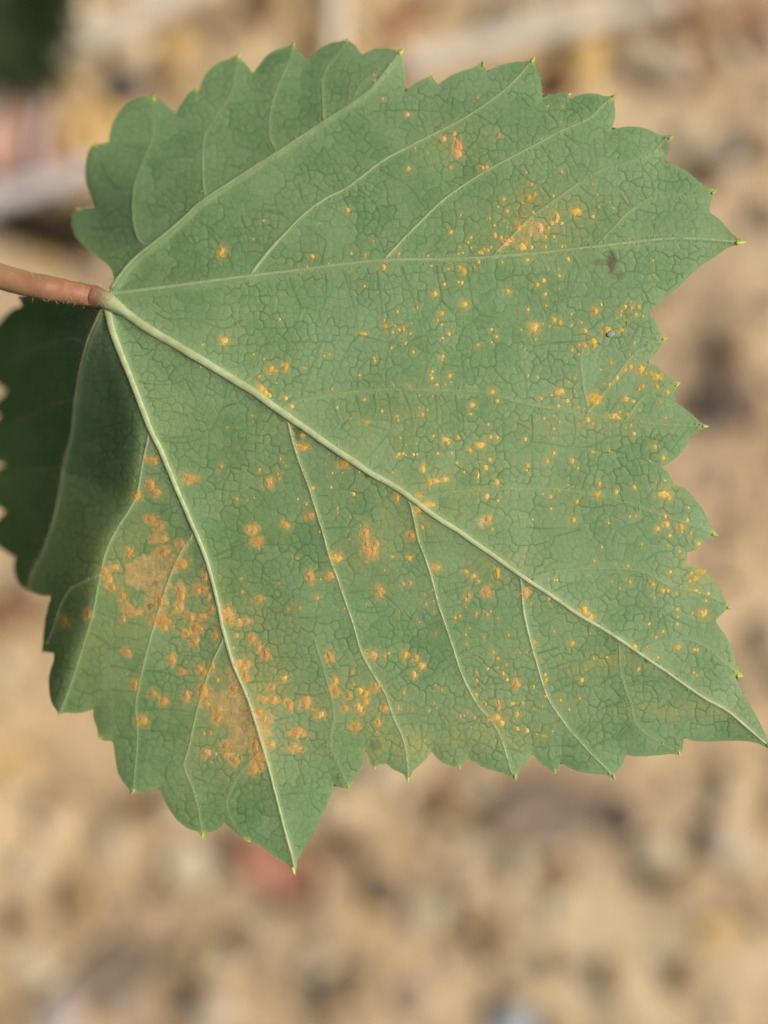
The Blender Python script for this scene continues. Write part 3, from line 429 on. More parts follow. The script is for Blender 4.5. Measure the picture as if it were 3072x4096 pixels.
for sd_, (k, (pts, r0, r1, mt, rank)) in enumerate(V.items()):
    P = smooth(pts, 8); n = len(P); t = np.linspace(0, 1, n)
    P = P + np.stack([2.2*vnoise(t*n*0.22, t*0+sd_, sd_), 2.2*vnoise(t*n*0.22, t*0+sd_, sd_+50)], 1)
    rr_ = (r0+(r1-r0)*np.minimum(t*1.25, 1)**0.75)*(1-0.85*np.clip((t-0.93)/0.07, 0, 1))
    if rank == 2: rr_ = rr_*(0.55 if mt == 'vein_blend' else 0.72)*(1+0.35*vnoise(t*9, t*0, sd_))
    VP[k] = (P, rr_); ridge(P, rr_, 0.55 if mt not in ('vein_soft', 'vein_blend') or rank == 1 else 0.30)
H += RIDGE*PX


# ---- fine net of veins: nested cells
C5 = 31.0
nu5, nv5 = int(3400/C5)+8, int(3600/C5)+8
ii, jj = np.meshgrid(np.arange(nu5), np.arange(nv5))
SX = (ii + 0.5 + 0.9*(rng.random(ii.shape)-0.5))*C5 - 160; SY = (jj + 0.5 + 0.9*(rng.random(ii.shape)-0.5))*C5 + 40
def parents(X, Y, cell, seed, ani=1.0):
    r2 = np.random.default_rng(seed); n1, n2 = int(3500/cell)+8, int(3700/cell)+8
    a, b = np.meshgrid(np.arange(n1), np.arange(n2))
    px = (a+0.5+0.8*(r2.random(a.shape)-0.5))*cell-250; py = (b+0.5+0.8*(r2.random(a.shape)-0.5))*cell-60
    ci = ((X+250)/cell).astype(int); cj = ((Y+60)/cell).astype(int); best = np.full(X.shape, 1e12); pid = np.zeros(X.shape, int)
    for di in (-2,-1,0,1,2):
        for dj in (-2,-1,0,1,2):
            i = np.clip(ci+di, 0, n1-1); j = np.clip(cj+dj, 0, n2-1)
            d = (px[j,i]-X)**2+(py[j,i]-Y)**2; m = d < best; best[m] = d[m]; pid[m] = (j*n1+i)[m]
    return pid, px.ravel(), py.ravel()
pid4, x4, y4 = parents(SX, SY, 72.0, 21)
pid3_of4, _a, _b = parents(x4, y4, 150.0, 33)
pid3 = pid3_of4[pid4]
WX = GU + 4*fbm(GU/40, GV/40, 51, 2); WY = GV + 4*fbm(GU/40, GV/40, 71, 2)
ci = ((WX+160)/C5).astype(int); cj = ((WY-40)/C5).astype(int)
cand = []
for di in (-2,-1,0,1,2):
    for dj in (-2,-1,0,1,2):
        i = np.clip(ci+di, 0, nu5-1); j = np.clip(cj+dj, 0, nv5-1)
        cand.append((i, j, (SX[j,i]-WX)**2+(SY[j,i]-WY)**2))
d1 = np.full(GU.shape, 1e12); bi = np.zeros(GU.shape, int); bj = bi.copy()
for i, j, d in cand:
    m = d < d1; d1[m] = d[m]; bi[m] = i[m]; bj[m] = j[m]
bx, by = SX[bj,bi], SY[bj,bi]
def edge(pids):
    e = np.full(GU.shape, 1e4); me_ = pids[bj,bi]
    for i, j, d in cand:
        m = pids[j,i] != me_
        sep = np.hypot(SX[j,i]-bx, SY[j,i]-by)+1e-6
        dd = np.where(m, (d-d1)/(2*sep), 1e4); e = np.minimum(e, dd)
    return e
allid = np.arange(nu5*nv5).reshape(SX.shape)
E5, E4, E3 = edge(allid), edge(pid4), edge(pid3)
cellv = _hash(pid3[bj,bi], pid3[bj,bi]*0+5, 77)*0.55 + _hash(pid4[bj,bi], pid4[bj,bi]*0+1, 78)*0.45
quiet = np.clip((DB-6)/14, 0, 1)*np.clip((np.minimum(D1-16, D2-8))/10, 0, 1)
var = 0.45+1.15*np.clip(fbm(GU/150, GV/150, 91, 3)+0.5, 0, 1)
g5 = np.exp(-(E5/1.8)**2)*0.36; g4 = np.exp(-(E4/1.9)**2)*0.60; g3 = np.exp(-(E3/2.4)**2)*0.85
tw = 2.2+2.0*(1-PT); gt = np.exp(-(DT/tw)**2)*1.1*(1-0.45*PT)
near_t = np.clip((DT-8)/14, 0.25, 1)
net = np.clip(np.maximum.reduce([g5, g4, g3*near_t])*var, 0, 1)*quiet
net *= 1-0.75*np.clip((1500-GU-0.9*(GV-200))/900, 0, 1)
net = np.clip(np.maximum(net, gt*quiet*(0.75+0.5*vnoise(GU/90, GV/90, 13))), 0, 1.1)
puff = (1-np.exp(-(np.minimum(E4, 14)/7.0)**2))*0.6 + (1-np.exp(-(np.minimum(E5, 9)/5.0)**2))*0.4
H = H + quiet*(0.000022*puff*var - 0.000024*net) + 0.000018*fbm(GU/9, GV/9, 5, 2)

# ---- colour marks on the blade
chl = np.zeros(GU.shape)
for (cu, cv, ru, rv, a) in CHL:
    chl = np.maximum(chl, a*np.exp(-((GU-cu)/ru)**2-((GV-cv)/rv)**2))
chl = np.clip(1.5*chl*(0.70+1.1*fbm(GU/55, GV/55, 44, 4)) + 0.55*np.clip(fbm(GU/330, GV/330, 47, 3)*np.clip((GV-900)/1200, 0, 1), 0, 1), 0, 1)
halo = np.zeros(GU.shape)
for (u, v, rx, ry) in SPOTS:
    m_ = 3*max(rx, ry)+8; i0 = max(0, int((u-m_-U0)/STEP)); i1 = min(NU, int((u+m_-U0)/STEP)+1); j0 = max(0, int((v-m_-V0)/STEP)); j1 = min(NV, int((v+m_-V0)/STEP)+1)
    q = np.hypot((GU[j0:j1,i0:i1]-u)/(rx+5), (GV[j0:j1,i0:i1]-v)/(ry+5)) + 0.5*vnoise(GU[j0:j1,i0:i1]/9, GV[j0:j1,i0:i1]/9, 3)
    halo[j0:j1,i0:i1] = np.maximum(halo[j0:j1,i0:i1], np.clip(2.1-q, 0, 1)*min(1, max(rx, ry)/11))
chl = np.clip(np.maximum(chl, 0.75*halo), 0, 1)
tan = np.zeros(GU.shape); NZ26 = 14*fbm(GU/26, GV/26, 61, 3); NZ14 = 0.6*vnoise(GU/14, GV/14, 31)
for poly in TAN:
    f = np.full(GU.shape, 1e4)
    for i in range(len(poly)): seg_dist(f, None, poly[i], poly[(i+1) % len(poly)], 0, 1, 40)
    sdv = np.where(inside(poly, GU, GV), f, -f) + 1.7*NZ26
    tan = np.maximum(tan, np.clip(sdv/13+0.5, 0, 1)*np.clip(0.80+0.05*NZ26, 0.35, 0.95))
for (u, v, r_, a) in [(2125,910,34,.7),(2110,900,22,.8),(2150,930,24,.5),(2100,960,26,.4),(2380,1590,26,.45),(1928,2086,20,.8),(2140,1310,20,.5),(1940,2370,18,.8),(640,2480,20,.3),(2060,2870-140,14,.6)]:
    q = np.hypot(GU-u, GV-v)/r_ + NZ14; tan = np.maximum(tan, a*np.clip(1.5-q, 0, 1))
smg_shade = np.zeros(GU.shape); NZ12 = fbm(GU/12, GV/12, 41, 3)
for (u, v, ru, rv, a) in [(2448,1050,24,44,1.0),(2400,1050,28,14,.45),(2470,1100,34,18,.45),(2676,580,30,42,.75),(2690,556,22,16,.7),(2655,640,20,16,.35),(1192,1738,12,24,.8),(1182,1720,12,10,.8),(600,2425,14,16,.8),(618,2330,12,10,.5),  # midrib axil pair: brownish tuft with its shadow hollow painted in
                          (585,1785,16,12,.7),(1004,2880,26,20,.35),(980,2850,20,16,.35),(1468,1902,9,9,1),(2584,2640,9,12,1),(2130,2317,9,7,.9),(440,1150,20,22,.8),(448,1135,16,12,.9),(980,2905,20,26,.25),(2800,1500,1,1,0),(1500,2980,26,26,.35)]:
    q = ((GU-u)/ru)**2+((GV-v)/rv)**2 + NZ12; smg_shade = np.maximum(smg_shade, a*np.clip(1.4-q, 0, 1))
TIPS = [(308,832,0),(381,573,0),(613,374,1),(782,350,0),(961,213,1),(1174,161,1),(1392,151,0),(1612,196,1),(1727,299,0),(1929,243,1),(2137,226,1),(2282,371,0),(2466,375,1),(2696,541,1),(2866,758,1),(2982,967,2),
        (2671,1351,3),(2719,1530,1),(2834,1704,1),(2873,2140,1),(2929,2432,1),(2972,2703,1),(3098,3000,2),(2722,3021,0),(2461,3120,3),(2221,3095,0),(2065,3122,1),(1840,3077,0),(1633,3132,1),(1499,3080,0),(1395,3156,0),
        (1181,3497,2),(986,3366,0),(811,3355,1),(525,3183,1),(395,2956,0),(236,2864,0),(166,2609,0)]
tipf = np.zeros(GU.shape)
for (u, v, k) in TIPS:
    r_ = (20, 32, 42, 26)[k]; tipf = np.maximum(tipf, np.clip(1.25-np.hypot(GU-u, GV-v)/r_, 0, 1)*0.9)
tipf = np.maximum(tipf, 0.16*np.exp(-DB/5.0))
vl = np.clip(np.exp(-np.maximum(D1-14, 0)/16.0)*0.8 + np.exp(-np.maximum(D2-7, 0)/9.0)*0.55, 0, 1)*(0.7+0.8*vnoise(GU/50, GV/50, 23))*(1-0.85*np.exp(-((np.where(L4 > 0, L4, R4)-0)/60.0)**2)*gate)
up = np.clip((1500-GV)/1300, 0, 1)*np.clip((2600-GU)/2000+0.2, 0, 1)
cellc = np.clip(0.15+0.95*(cellv-0.35)*quiet + 0.25*up, 0, 1)

# ---- blade mesh
cellc4 = 0.25*(GU[:-1,:-1]+GU[1:,:-1]+GU[:-1,1:]+GU[1:,1:]); cellv4 = 0.25*(GV[:-1,:-1]+GV[1:,:-1]+GV[:-1,1:]+GV[1:,1:])
keep = inside(OUT, cellc4, cellv4)
idx = np.arange(NU*NV).reshape(NV, NU)
Q = np.stack([idx[:-1,:-1][keep], idx[1:,:-1][keep], idx[1:,1:][keep], idx[:-1,1:][keep]], 1)
cnt = np.bincount(Q.ravel(), minlength=NU*NV)
UU = GU.ravel().copy(); VV = GV.ravel().copy()
bnd = np.where((cnt > 0) & (cnt < 4))[0]
O1 = np.array(OUT, float); O2 = np.roll(O1, -1, 0); dO = O2-O1; LO = (dO**2).sum(1)+1e-9
for blk in np.array_split(bnd, 20):
    p = np.stack([UU[blk], VV[blk]], 1)[:,None,:]; t = np.clip(((p-O1)*dO).sum(2)/LO, 0, 1)
    c = O1+t[...,None]*dO; d = ((c-p)**2).sum(2); k = d.argmin(1); ar = np.arange(len(blk)); c = c[ar,k]; m = d[ar,k] < (STEP*1.3)**2
    UU[blk[m]] = c[m,0]; VV[blk[m]] = c[m,1]
used = np.where(cnt > 0)[0]; remap = -np.ones(NU*NV, int); remap[used] = np.arange(len(used))
def to3(u, v, h):
    d = D0 - h
    return np.stack([(np.asarray(u)-1536)*PX*d/D0, (2048-np.asarray(v))*PX*d/D0, ZL+np.asarray(h)+0*np.asarray(u)], -1)
def samp(F, u, v):
    x = np.clip((np.asarray(u, float)-U0)/STEP, 0, NU-1.01); y = np.clip((np.asarray(v, float)-V0)/STEP, 0, NV-1.01)
    i = x.astype(int); j = y.astype(int); fx = x-i; fy = y-j
    return (F[j,i]*(1-fx)+F[j,i+1]*fx)*(1-fy)+(F[j+1,i]*(1-fx)+F[j+1,i+1]*fx)*fy
BASE = to3(430, 1190, 0.0)
leaf = empty('grape_leaf', tuple(BASE))
tag(leaf, 'green lobed vine leaf, underside up, speckled with orange rust, hanging by a reddish stalk', 'leaf')
def loc(P): return np.asarray(P) - BASE
hs = H.ravel()[used]
Vb = loc(to3(UU[used], VV[used], hs))
z1 = np.zeros(len(used))
stain = np.zeros(GU.shape)
for (u, v, rx, ry) in SPOTS:
    if max(rx, ry) < 11: continue
    m_ = 2.4*max(rx, ry)+10; i0 = max(0, int((u-m_-U0)/STEP)); i1 = min(NU, int((u+m_-U0)/STEP)+1); j0 = max(0, int((v-m_-V0)/STEP)); j1 = min(NV, int((v+m_-V0)/STEP)+1)
    x, y = GU[j0:j1,i0:i1], GV[j0:j1,i0:i1]; stain[j0:j1,i0:i1] += np.exp(-((x-u)/(rx+1.5))**2-((y-v)/(ry+1.5))**2)
stain = np.clip((np.minimum(stain, 1.3)+0.72*fbm(GU/13, GV/13, 3, 4)*(stain > 0.05)-np.where((GU < 1700) & (GV > 1650), 0.24, 0.36))*5, 0, 1)
stain *= 0.9
fa = lambda F: np.clip(F.ravel()[used], 0, 1)
blade = fast_mesh('blade', Vb, remap[Q][:, ::1], M['blade'], leaf,
    {'marks_a': np.stack([fa(net), fa(chl), fa(tan), fa(smg_shade)], 1), 'marks_b': np.stack([fa(vl), fa(cellc), fa(tipf), fa(stain)], 1)})
# upper side of the blade, seen only from below
def coarse(k, dz):
    a = GU[::k, ::k]; b = GV[::k, ::k]; hh = Hbase[::k, ::k]; nv_, nu_ = a.shape
    kp = inside(OUT, 0.25*(a[:-1,:-1]+a[1:,:-1]+a[:-1,1:]+a[1:,1:]), 0.25*(b[:-1,:-1]+b[1:,:-1]+b[:-1,1:]+b[1:,1:]))
    ix = np.arange(nu_*nv_).reshape(nv_, nu_); q = np.stack([ix[:-1,:-1][kp], ix[:-1,1:][kp], ix[1:,1:][kp], ix[1:,:-1][kp]], 1)
    ar, br, hr = a.ravel().copy(), b.ravel().copy(), hh.ravel()-dz; cn = np.bincount(q.ravel(), minlength=nu_*nv_)
    for i in np.where((cn > 0) & (cn < 4))[0]:
        t = np.clip(((np.array([ar[i], br[i]])-O1)*dO).sum(1)/LO, 0, 1); c = O1+t[:,None]*dO; d = ((c-[ar[i], br[i]])**2).sum(1); j = d.argmin()
        if d[j] < (k*STEP*1.3)**2: ar[i], br[i] = c[j]; hr[i] += dz*0.85
    us = np.unique(q); rm = -np.ones(nu_*nv_, int); rm[us] = np.arange(len(us)); return ar[us], br[us], hr[us], rm[q]
ca_, cb_, ch_, cq_ = coarse(4, 0.00028)
M['upper'] = m_simple('leaf_upper_side', [(0.3, (0.05, 0.11, 0.03)), (0.7, (0.08, 0.15, 0.045))], 60, 300, 0.3, 0.0003, 0.45, 0.4)
fast_mesh('upper_side', loc(to3(ca_, cb_, ch_)), cq_, M['upper'], leaf)

# ---- veins
def tube(path, rad, sides=10, flat=0.85, bump=0.06, seed=0, lift=0.0):
    n = len(path); T_ = np.gradient(path, axis=0); T_ /= np.linalg.norm(T_, axis=1)[:,None]+1e-12
    upv = np.array([0,0,1.0]); B = np.cross(T_, upv); B /= np.linalg.norm(B, axis=1)[:,None]+1e-12; N = np.cross(B, T_)
    vs_ = []; a = np.arange(sides)*2*math.pi/sides
    rr = np.asarray(rad)[:,None]*(1+bump*2*vnoise(np.arange(n)[:,None]*0.55+seed*7.7, a[None,:]*1.3, seed+1))
    P = path[:,None,:] + B[:,None,:]*(np.cos(a)[None,:,None]*rr[...,None]) + N[:,None,:]*(np.sin(a)[None,:,None]*rr[...,None]*flat+lift)
    P = np.vstack([P.reshape(-1,3), path[:1], path[-1:]])
    i = np.arange(n-1)[:,None]*sides; j = np.arange(sides)[None,:]; j2 = (j+1) % sides
    F = np.stack([i+j, i+sides+j, i+sides+j2, i+j2], -1).reshape(-1,4)
    c0 = n*sides; caps = [(c0, k, (k+1) % sides) for k in range(sides)] + [(c0+1, (n-1)*sides+(k+1) % sides, (n-1)*sides+k) for k in range(sides)]
    return P, [tuple(f) for f in F.tolist()]+caps
sd_ = 0
for k, (pts, r0, r1, mt, rank) in V.items():
    sd_ += 1
    P, r = VP[k]
    h = samp(Hbase, P[:,0], P[:,1]) + r*PX*(0.26 if k in ('p1', 'p3') else 0.12 if rank == 1 else 0.18)
    if k in ('s5','s6','s7','s8','s12','s23','s24','s25','s16','s17'): h -= r*PX*0.08
    path = loc(to3(P[:,0], P[:,1], h)); vv, ff = tube(path, r*PX, 10, 0.55 if k == 'p1' else 0.42 if mt not in ('vein_soft', 'vein_blend') or rank == 1 else 0.28, 0.07, sd_)
    o = mesh_obj('main_vein' if rank == 1 else 'side_vein', vv, ff, M[mt], leaf)
    if k == 'p1': o['label'] = 'thick pale midrib'

# ---- petiole
pp = smooth([(-2180,700),(-1500,760),(-700,900),(-420,985),(-160,1062),(0,1106),(121,1138),(271,1168),(380,1188),(425,1203),(470,1230),(530,1272)], 8); n = len(pp); t = np.linspace(0, 1, n)
pr = np.interp(pp[:,0], [-2180, 0, 250, 380, 440, 530], [56, 50, 48, 46, 34, 12])
ph = np.interp(pp[:,0], [-2180, 0, 300, 430, 460], [0.012, 0.0036, 0.0012, -0.0003, -0.0012])
hs_ = samp(Hbase, pp[:,0], pp[:,1])+np.interp(pp[:,0], [300, 380, 440, 530], [0.0016, 0.0010, 0.0004, 0.0])
wj = np.clip((pp[:,0]-200)/170, 0, 1); ph = ph*(1-wj)+hs_*wj
pv, pf = tube(loc(to3(pp[:,0], pp[:,1], ph)), pr*PX, 28, 1.0, 0.03, 77)
pet = mesh_obj('petiole', pv, pf, M['petiole'], leaf)
ca = np.zeros((len(pv), 4)); ang = np.concatenate([np.tile(np.arange(28)*2*math.pi/28, n), [0, 0]]); uu = np.concatenate([np.repeat(pp[:,0], 28), [-2180, 530]])
ca[:,0] = np.clip((180-uu)/260, 0, 1)*0.75; ca[:,1] = np.clip(np.abs(np.cos(ang))*1.4-0.55, 0, 1)*np.clip((330-uu)/250, 0.25, 1); ca[:,2] = np.clip((uu-395)/70, 0, 1); ca[:,3] = 1
at = pet.data.attributes.new('marks_a', 'FLOAT_COLOR', 'POINT'); at.data.foreach_set('color', ca.astype(np.float32).ravel())

# ---- tooth tips
allo = np.array(OUT, float)
for (u, v, kd) in TIPS:
    Lt = (18, 31, 42, 27)[kd]*rng.uniform(0.75, 1.05)
    m = np.hypot(allo[:,0]-u, allo[:,1]-v); near = allo[(m > 5) & (m < Lt*1.5)]
    dr = np.array([u, v])-near.mean(0); dr /= np.hypot(*dr)+1e-9
    tt = np.linspace(0, 1, 7)[:,None]; P = np.array([u, v])-dr*Lt*(1-tt)*0.9 + dr*3*tt + np.array([-dr[1], dr[0]])*2.5*np.sin(tt*3)
    r = np.array([0.16, 0.21, 0.19, 0.15, 0.11, 0.07, 0.03])*Lt
    h = samp(Hbase, P[:,0], P[:,1])+0.00001; h[:] = h[:3].mean() + (h-h[:3].mean())*0.5
    vv, ff = tube(loc(to3(P[:,0], P[:,1], h)), r*PX, 8, 0.6, 0.04, int(u))
    o = mesh_obj('tooth_tip', vv, ff, M['tip_brown' if kd == 3 else 'tip_dull' if (int(u)*7+int(v)) % 3 == 0 and kd != 2 else 'tip'], leaf)
    if kd == 3: o['label'] = 'withered brownish tooth tip'

# ---- rust pustules
def dome(u, v, rx, ry, seed):
    small = max(rx, ry) < 15
    ns, nr = (10, 2) if small else ((16, 4) if max(rx, ry) < 22 else (26, 6))
    V_ = [(u, v)]; hh = [1.0]
    rough = 0.22 if small else 0.5; rx, ry = (rx*1.05, ry*1.05) if small else (rx*0.84, ry*0.84)
    for k in range(1, nr+1):
        f = k/nr
        for a in range(ns):
            th = a*2*math.pi/ns; e = 1+rough*2*float(fbm(np.array(math.cos(th)*1.5+seed*3.1), np.array(math.sin(th)*1.5-seed*1.7), 5, 3))
            V_.append((u+rx*f*e*math.cos(th), v+ry*f*e*math.sin(th))); hh.append((1-f**2.4) if small else (1-f**2.2))
    F = [(0, 1+(a+1) % ns, 1+a) for a in range(ns)]
    for k in range(nr-1):
        b0 = 1+k*ns; b1 = b0+ns
        F += [(b0+a, b0+(a+1) % ns, b1+(a+1) % ns, b1+a) for a in range(ns)]
    A_ = np.array(V_); hh = np.array(hh)
    top = (0.17*min(rx, ry)+0.4 if small else 1.9+0.02*min(rx, ry))*PX
    jit = vnoise(A_[:,0]/4.0, A_[:,1]/4.0, 8)
    h = samp(H, A_[:,0], A_[:,1]) + hh*top*(1+0.9*jit) - 0.00002 + 0.00002*(hh > 0.05)
    return loc(to3(A_[:,0], A_[:,1], h)), F
def kind_of(u, v):
    if u < 1120 and v > 1650: return 'old'
    if v < 980 and u > 1000: return 'flesh' if (vnoise(np.array(u/60), np.array(v/60), 4) > 0 or v < 760) else 'fresh'
    if v > 2050 and u < 2150: return 'old' if vnoise(np.array(u/90), np.array(v/90), 4) > -0.12 else 'fresh'
    return 'fresh'
SPOTS.sort(key=lambda q: -q[2]*q[3])
rest = {'old': ([], [], 0), 'fresh': ([], [], 0), 'flesh': ([], [], 0)}
for k, (u, v, rx, ry) in enumerate(SPOTS):
    vv, ff = dome(u, v, rx, ry, k*0.37); kd = kind_of(u, v)
    if k < 290: mesh_obj('rust_pustule', vv, ff, M[kd], leaf)
    else:
        a, b, c = rest[kd]; a.append(vv); b += [tuple(i+c for i in f) for f in ff]; rest[kd] = (a, b, c+len(vv))
# extra specks between the traced ones, as dense as in the photograph
dens = np.zeros(GU.shape)
for (u, v, rx, ry) in SPOTS: pass
pts = []
S_ = np.array([(q[0], q[1]) for q in SPOTS])
for k in range(900):
    c = S_[rng.integers(len(S_))] + rng.normal(0, 60, 2)
    pts.append((c[0], c[1], rng.uniform(1.6, 3.6)))
for poly in TAN:
    pa = np.array(poly); b0, b1 = pa.min(0), pa.max(0)
    for _ in range(int((b1-b0).prod()/260)):
        c = b0+(b1-b0)*rng.random(2)
        if inside(poly, np.array([c[0]]), np.array([c[1]]))[0]: pts.append((c[0], c[1], rng.uniform(2.5, 6.5)))
for (u, v, r_) in pts:
    if samp(INSF, u, v) < 0.9 or u < 300 and v > 1200 and v < 2200: continue
    vv, ff = dome(u, v, r_, r_*rng.uniform(0.7, 1.3), rng.random()*9)
    a, b, c = rest[kind_of(u, v)]; a.append(vv[:11]); ff = ff[:10]; b += [tuple(i+c for i in f) for f in ff]; rest[kind_of(u, v)] = (a, b, c+11)
av, af, oc = [], [], 0
me_all = bpy.data.meshes.new('rust_specks'); mats = ['old', 'fresh', 'flesh']; mi = []
for q, kd in enumerate(mats):
    a, b, c = rest[kd]
    if not a: continue
    av.append(np.vstack(a)); af += [tuple(i+oc for i in f) for f in b]; mi += [q]*len(b); oc += c
me_all.from_pydata([tuple(x) for x in np.vstack(av)], [], af)
for kd in mats: me_all.materials.append(M[kd])
me_all.polygons.foreach_set('material_index', mi); me_all.shade_smooth()
tag(link(bpy.data.objects.new('rust_specks', me_all), leaf), kind='stuff')

# ---- loose spore dust and hairs
def cones(name, items, mat, parent):
    V_, F_ = [], []
    for (p, d, L, r, bend) in items:
        b = len(V_); d = d/np.linalg.norm(d); s1 = np.cross(d, [0.3, 0.5, 0.8]); s1 /= np.linalg.norm(s1); s2 = np.cross(d, s1)
        mid = p+d*L*0.5+bend*L*0.12; end = p+d*L+bend*L*0.45
        for c, rr in ((p, r), (mid, r*0.75)):
            for a in range(3):
                V_.append(c+s1*rr*math.cos(a*2.094)+s2*rr*math.sin(a*2.094))
        V_.append(end)
        for a in range(3):
            a2 = (a+1) % 3; F_ += [(b+a, b+a2, b+3+a2, b+3+a), (b+3+a, b+3+a2, b+6)]
    return tag(mesh_obj(name, V_, F_, mat, parent), kind='stuff')
hairs = []
for k, (pts_, r0, r1, mt, rank) in V.items():
    P = smooth(pts_, 8); L = np.hypot(*np.diff(P, axis=0).T).sum(); cntk = int(L/(9 if rank == 1 else 20))
    for _ in range(cntk):
        t = rng.random(); x = t*(len(P)-1); i = int(x); f = x-i
        if i >= len(P)-1: continue
        c = P[i]*(1-f)+P[i+1]*f; dd = P[i+1]-P[i]; dd /= np.hypot(*dd)+1e-9; nn = np.array([-dd[1], dd[0]])*(1 if rng.random() < .5 else -1)
        r = (r0+(r1-r0)*t)*(1 if rank == 1 else .6); c = c+nn*r*0.8
        p = loc(to3(c[0], c[1], samp(Hbase, c[0], c[1])+0.00005)); a = nn+dd*rng.uniform(-.9, .9)
        hairs.append((p, np.array([a[0], -a[1], rng.uniform(0.1, .8)]), rng.uniform(8, 18)*PX, 0.9*PX, rng.normal(0, .6, 3)))
for _ in range(650):          # along the margin
    i = rng.integers(len(OUT)); a = O1[i]; b = O2[i]; t = rng.random(); c = a+(b-a)*t; dd = b-a; dd = dd/(np.hypot(*dd)+1e-9); nn = np.array([-dd[1], dd[0]])
    if samp(INSF, c[0]+nn[0]*8, c[1]+nn[1]*8) > 0.5: nn = -nn
    p = loc(to3(c[0], c[1], samp(Hbase, c[0], c[1]))); q = nn*1.0+dd*rng.uniform(-.8, .8)
    hairs.append((p, np.array([q[0], -q[1], rng.uniform(-.2, .3)]), rng.uniform(6, 13)*PX, 0.7*PX, rng.normal(0, .4, 3)))
for _ in range(190):          # petiole
    i = rng.integers(20, n-6); th = rng.uniform(-0.5, math.pi+0.5); c = loc(to3(pp[i,0]+rng.uniform(-14, 14), pp[i,1], ph[i]))
    d = np.array([0.15, math.cos(th), math.sin(th)]); p = c+d/np.linalg.norm(d)*pr[i]*PX*0.97
    hairs.append((p, d+rng.normal(0, .5, 3), rng.uniform(10, 26)*PX, 1.0*PX, rng.normal(0, .7, 3)))
for _ in range(140):          # on the blade surface
    c = np.array([rng.uniform(500, 2950), rng.uniform(500, 3000)])
    if samp(INSF, c[0], c[1]) < .9: continue
    p = loc(to3(c[0], c[1], samp(H, c[0], c[1])+0.00002)); hairs.append((p, np.append(rng.normal(0, 1, 2), .25), rng.uniform(10, 26)*PX, 0.8*PX, rng.normal(0, .5, 3)))
cones('leaf_hairs', hairs, M['hair'], leaf)
dv, df = [], []
for _ in range(4200):
    if rng.random() < 0.75: c = S_[rng.integers(len(S_))] + rng.normal(0, 45, 2)
    else: c = np.array([rng.uniform(300, 3000), rng.uniform(700, 3200)])
    if samp(INSF, c[0], c[1]) < .9 or (c[0] < 480 and 1200 < c[1] < 2200): continue
    r = rng.uniform(0.7, 2.0)*PX; p = loc(to3(c[0], c[1], samp(H, c[0], c[1])+0.00001)); b = len(dv)
    dv += [p+np.array(q)*r for q in ((1,0,0),(0,1,0),(-1,0,0),(0,-1,0),(0,0,1),(0,0,-1))]
    df += [(b+i, b+(i+1) % 4, b+4) for i in range(4)]+[(b+(i+1) % 4, b+i, b+5) for i in range(4)]
tag(mesh_obj('spore_dust', dv, df, M['dust'], leaf), kind='stuff')


# ------------------------------------------------------------------ added vine, unseen left of the frame: two leaves placed to shade the left lobe
M['added_shade_leaf'] = m_simple('added_shade_leaf', [(0.3, (0.040, 0.075, 0.022)), (0.7, (0.06, 0.105, 0.035))], 40, 300, 0.3, 0.0005, 0.5, 0.35)
M['cane'] = m_simple('vine_bark', [(0.3, (0.12, 0.075, 0.04)), (0.7, (0.24, 0.16, 0.09))], 60, 500, 0.8, 0.001)
def simple_leaf(label, pos, scl, rz, tilt):
    e = empty('added_shade_leaf', pos); e.rotation_euler = (tilt[0], tilt[1], R(rz)); e.scale = (scl,)*3
    tag(e, label, 'leaf')
    k = 6; sub = slice(0, None, k); a = GU[sub, sub]; b = GV[sub, sub]; hh = Hbase[sub, sub]
    nv, nu = a.shape; cu = 0.25*(a[:-1,:-1]+a[1:,:-1]+a[:-1,1:]+a[1:,1:]); cw = 0.25*(b[:-1,:-1]+b[1:,:-1]+b[:-1,1:]+b[1:,1:]); kp = inside(OUT, cu, cw)
    ix = np.arange(nu*nv).reshape(nv, nu); q = np.stack([ix[:-1,:-1][kp], ix[1:,:-1][kp], ix[1:,1:][kp], ix[:-1,1:][kp]], 1)
    us = np.unique(q); rm = -np.ones(nu*nv, int); rm[us] = np.arange(len(us))
    hm = np.where(a < 420, -0.002, hh).ravel()
    ar = a.ravel().copy(); br = b.ravel().copy(); cn = np.bincount(q.ravel(), minlength=nu*nv)
    for i in np.where((cn > 0) & (cn < 4))[0]:
        p = np.array([ar[i], br[i]]); t = np.clip(((p-O1)*dO).sum(1)/LO, 0, 1); c = O1+t[:,None]*dO; d = ((c-p)**2).sum(1); j = d.argmin()
        if d[j] < 26**2: ar[i], br[i] = c[j]
    co = np.stack([(ar-430)*PX, (1190-br)*PX, hm], 1)[us]
    o = fast_mesh('leaf_blade', co, rm[q], M['added_shade_leaf'], e); sm_ = o.modifiers.new('thickness', 'SOLIDIFY'); sm_.thickness = 0.0004
    for kk in ('p1','p2','p3','p4','p5','s1','s5','s9','s10','s13'):
        P = smooth(V[kk][0], 4); r = np.linspace(V[kk][1], V[kk][2], len(P))*0.8*PX
        vv, ff = tube(np.stack([(P[:,0]-430)*PX, (1190-P[:,1])*PX, np.where(P[:,0] < 420, -0.002, samp(Hbase, P[:,0], P[:,1]))], 1), r, 8, 0.7, 0.05, 4)
        mesh_obj('leaf_vein', vv, ff, M['vein_green'], e)
    t = np.linspace(0, 1, 12); vv, ff = tube(np.stack([-0.045*t, 0.004*t, -0.012*t*t], 1), np.full(12, 0.0017), 10, 1, 0.05, 5); mesh_obj('leaf_stalk', vv, ff, M['petiole'], e)
    return e

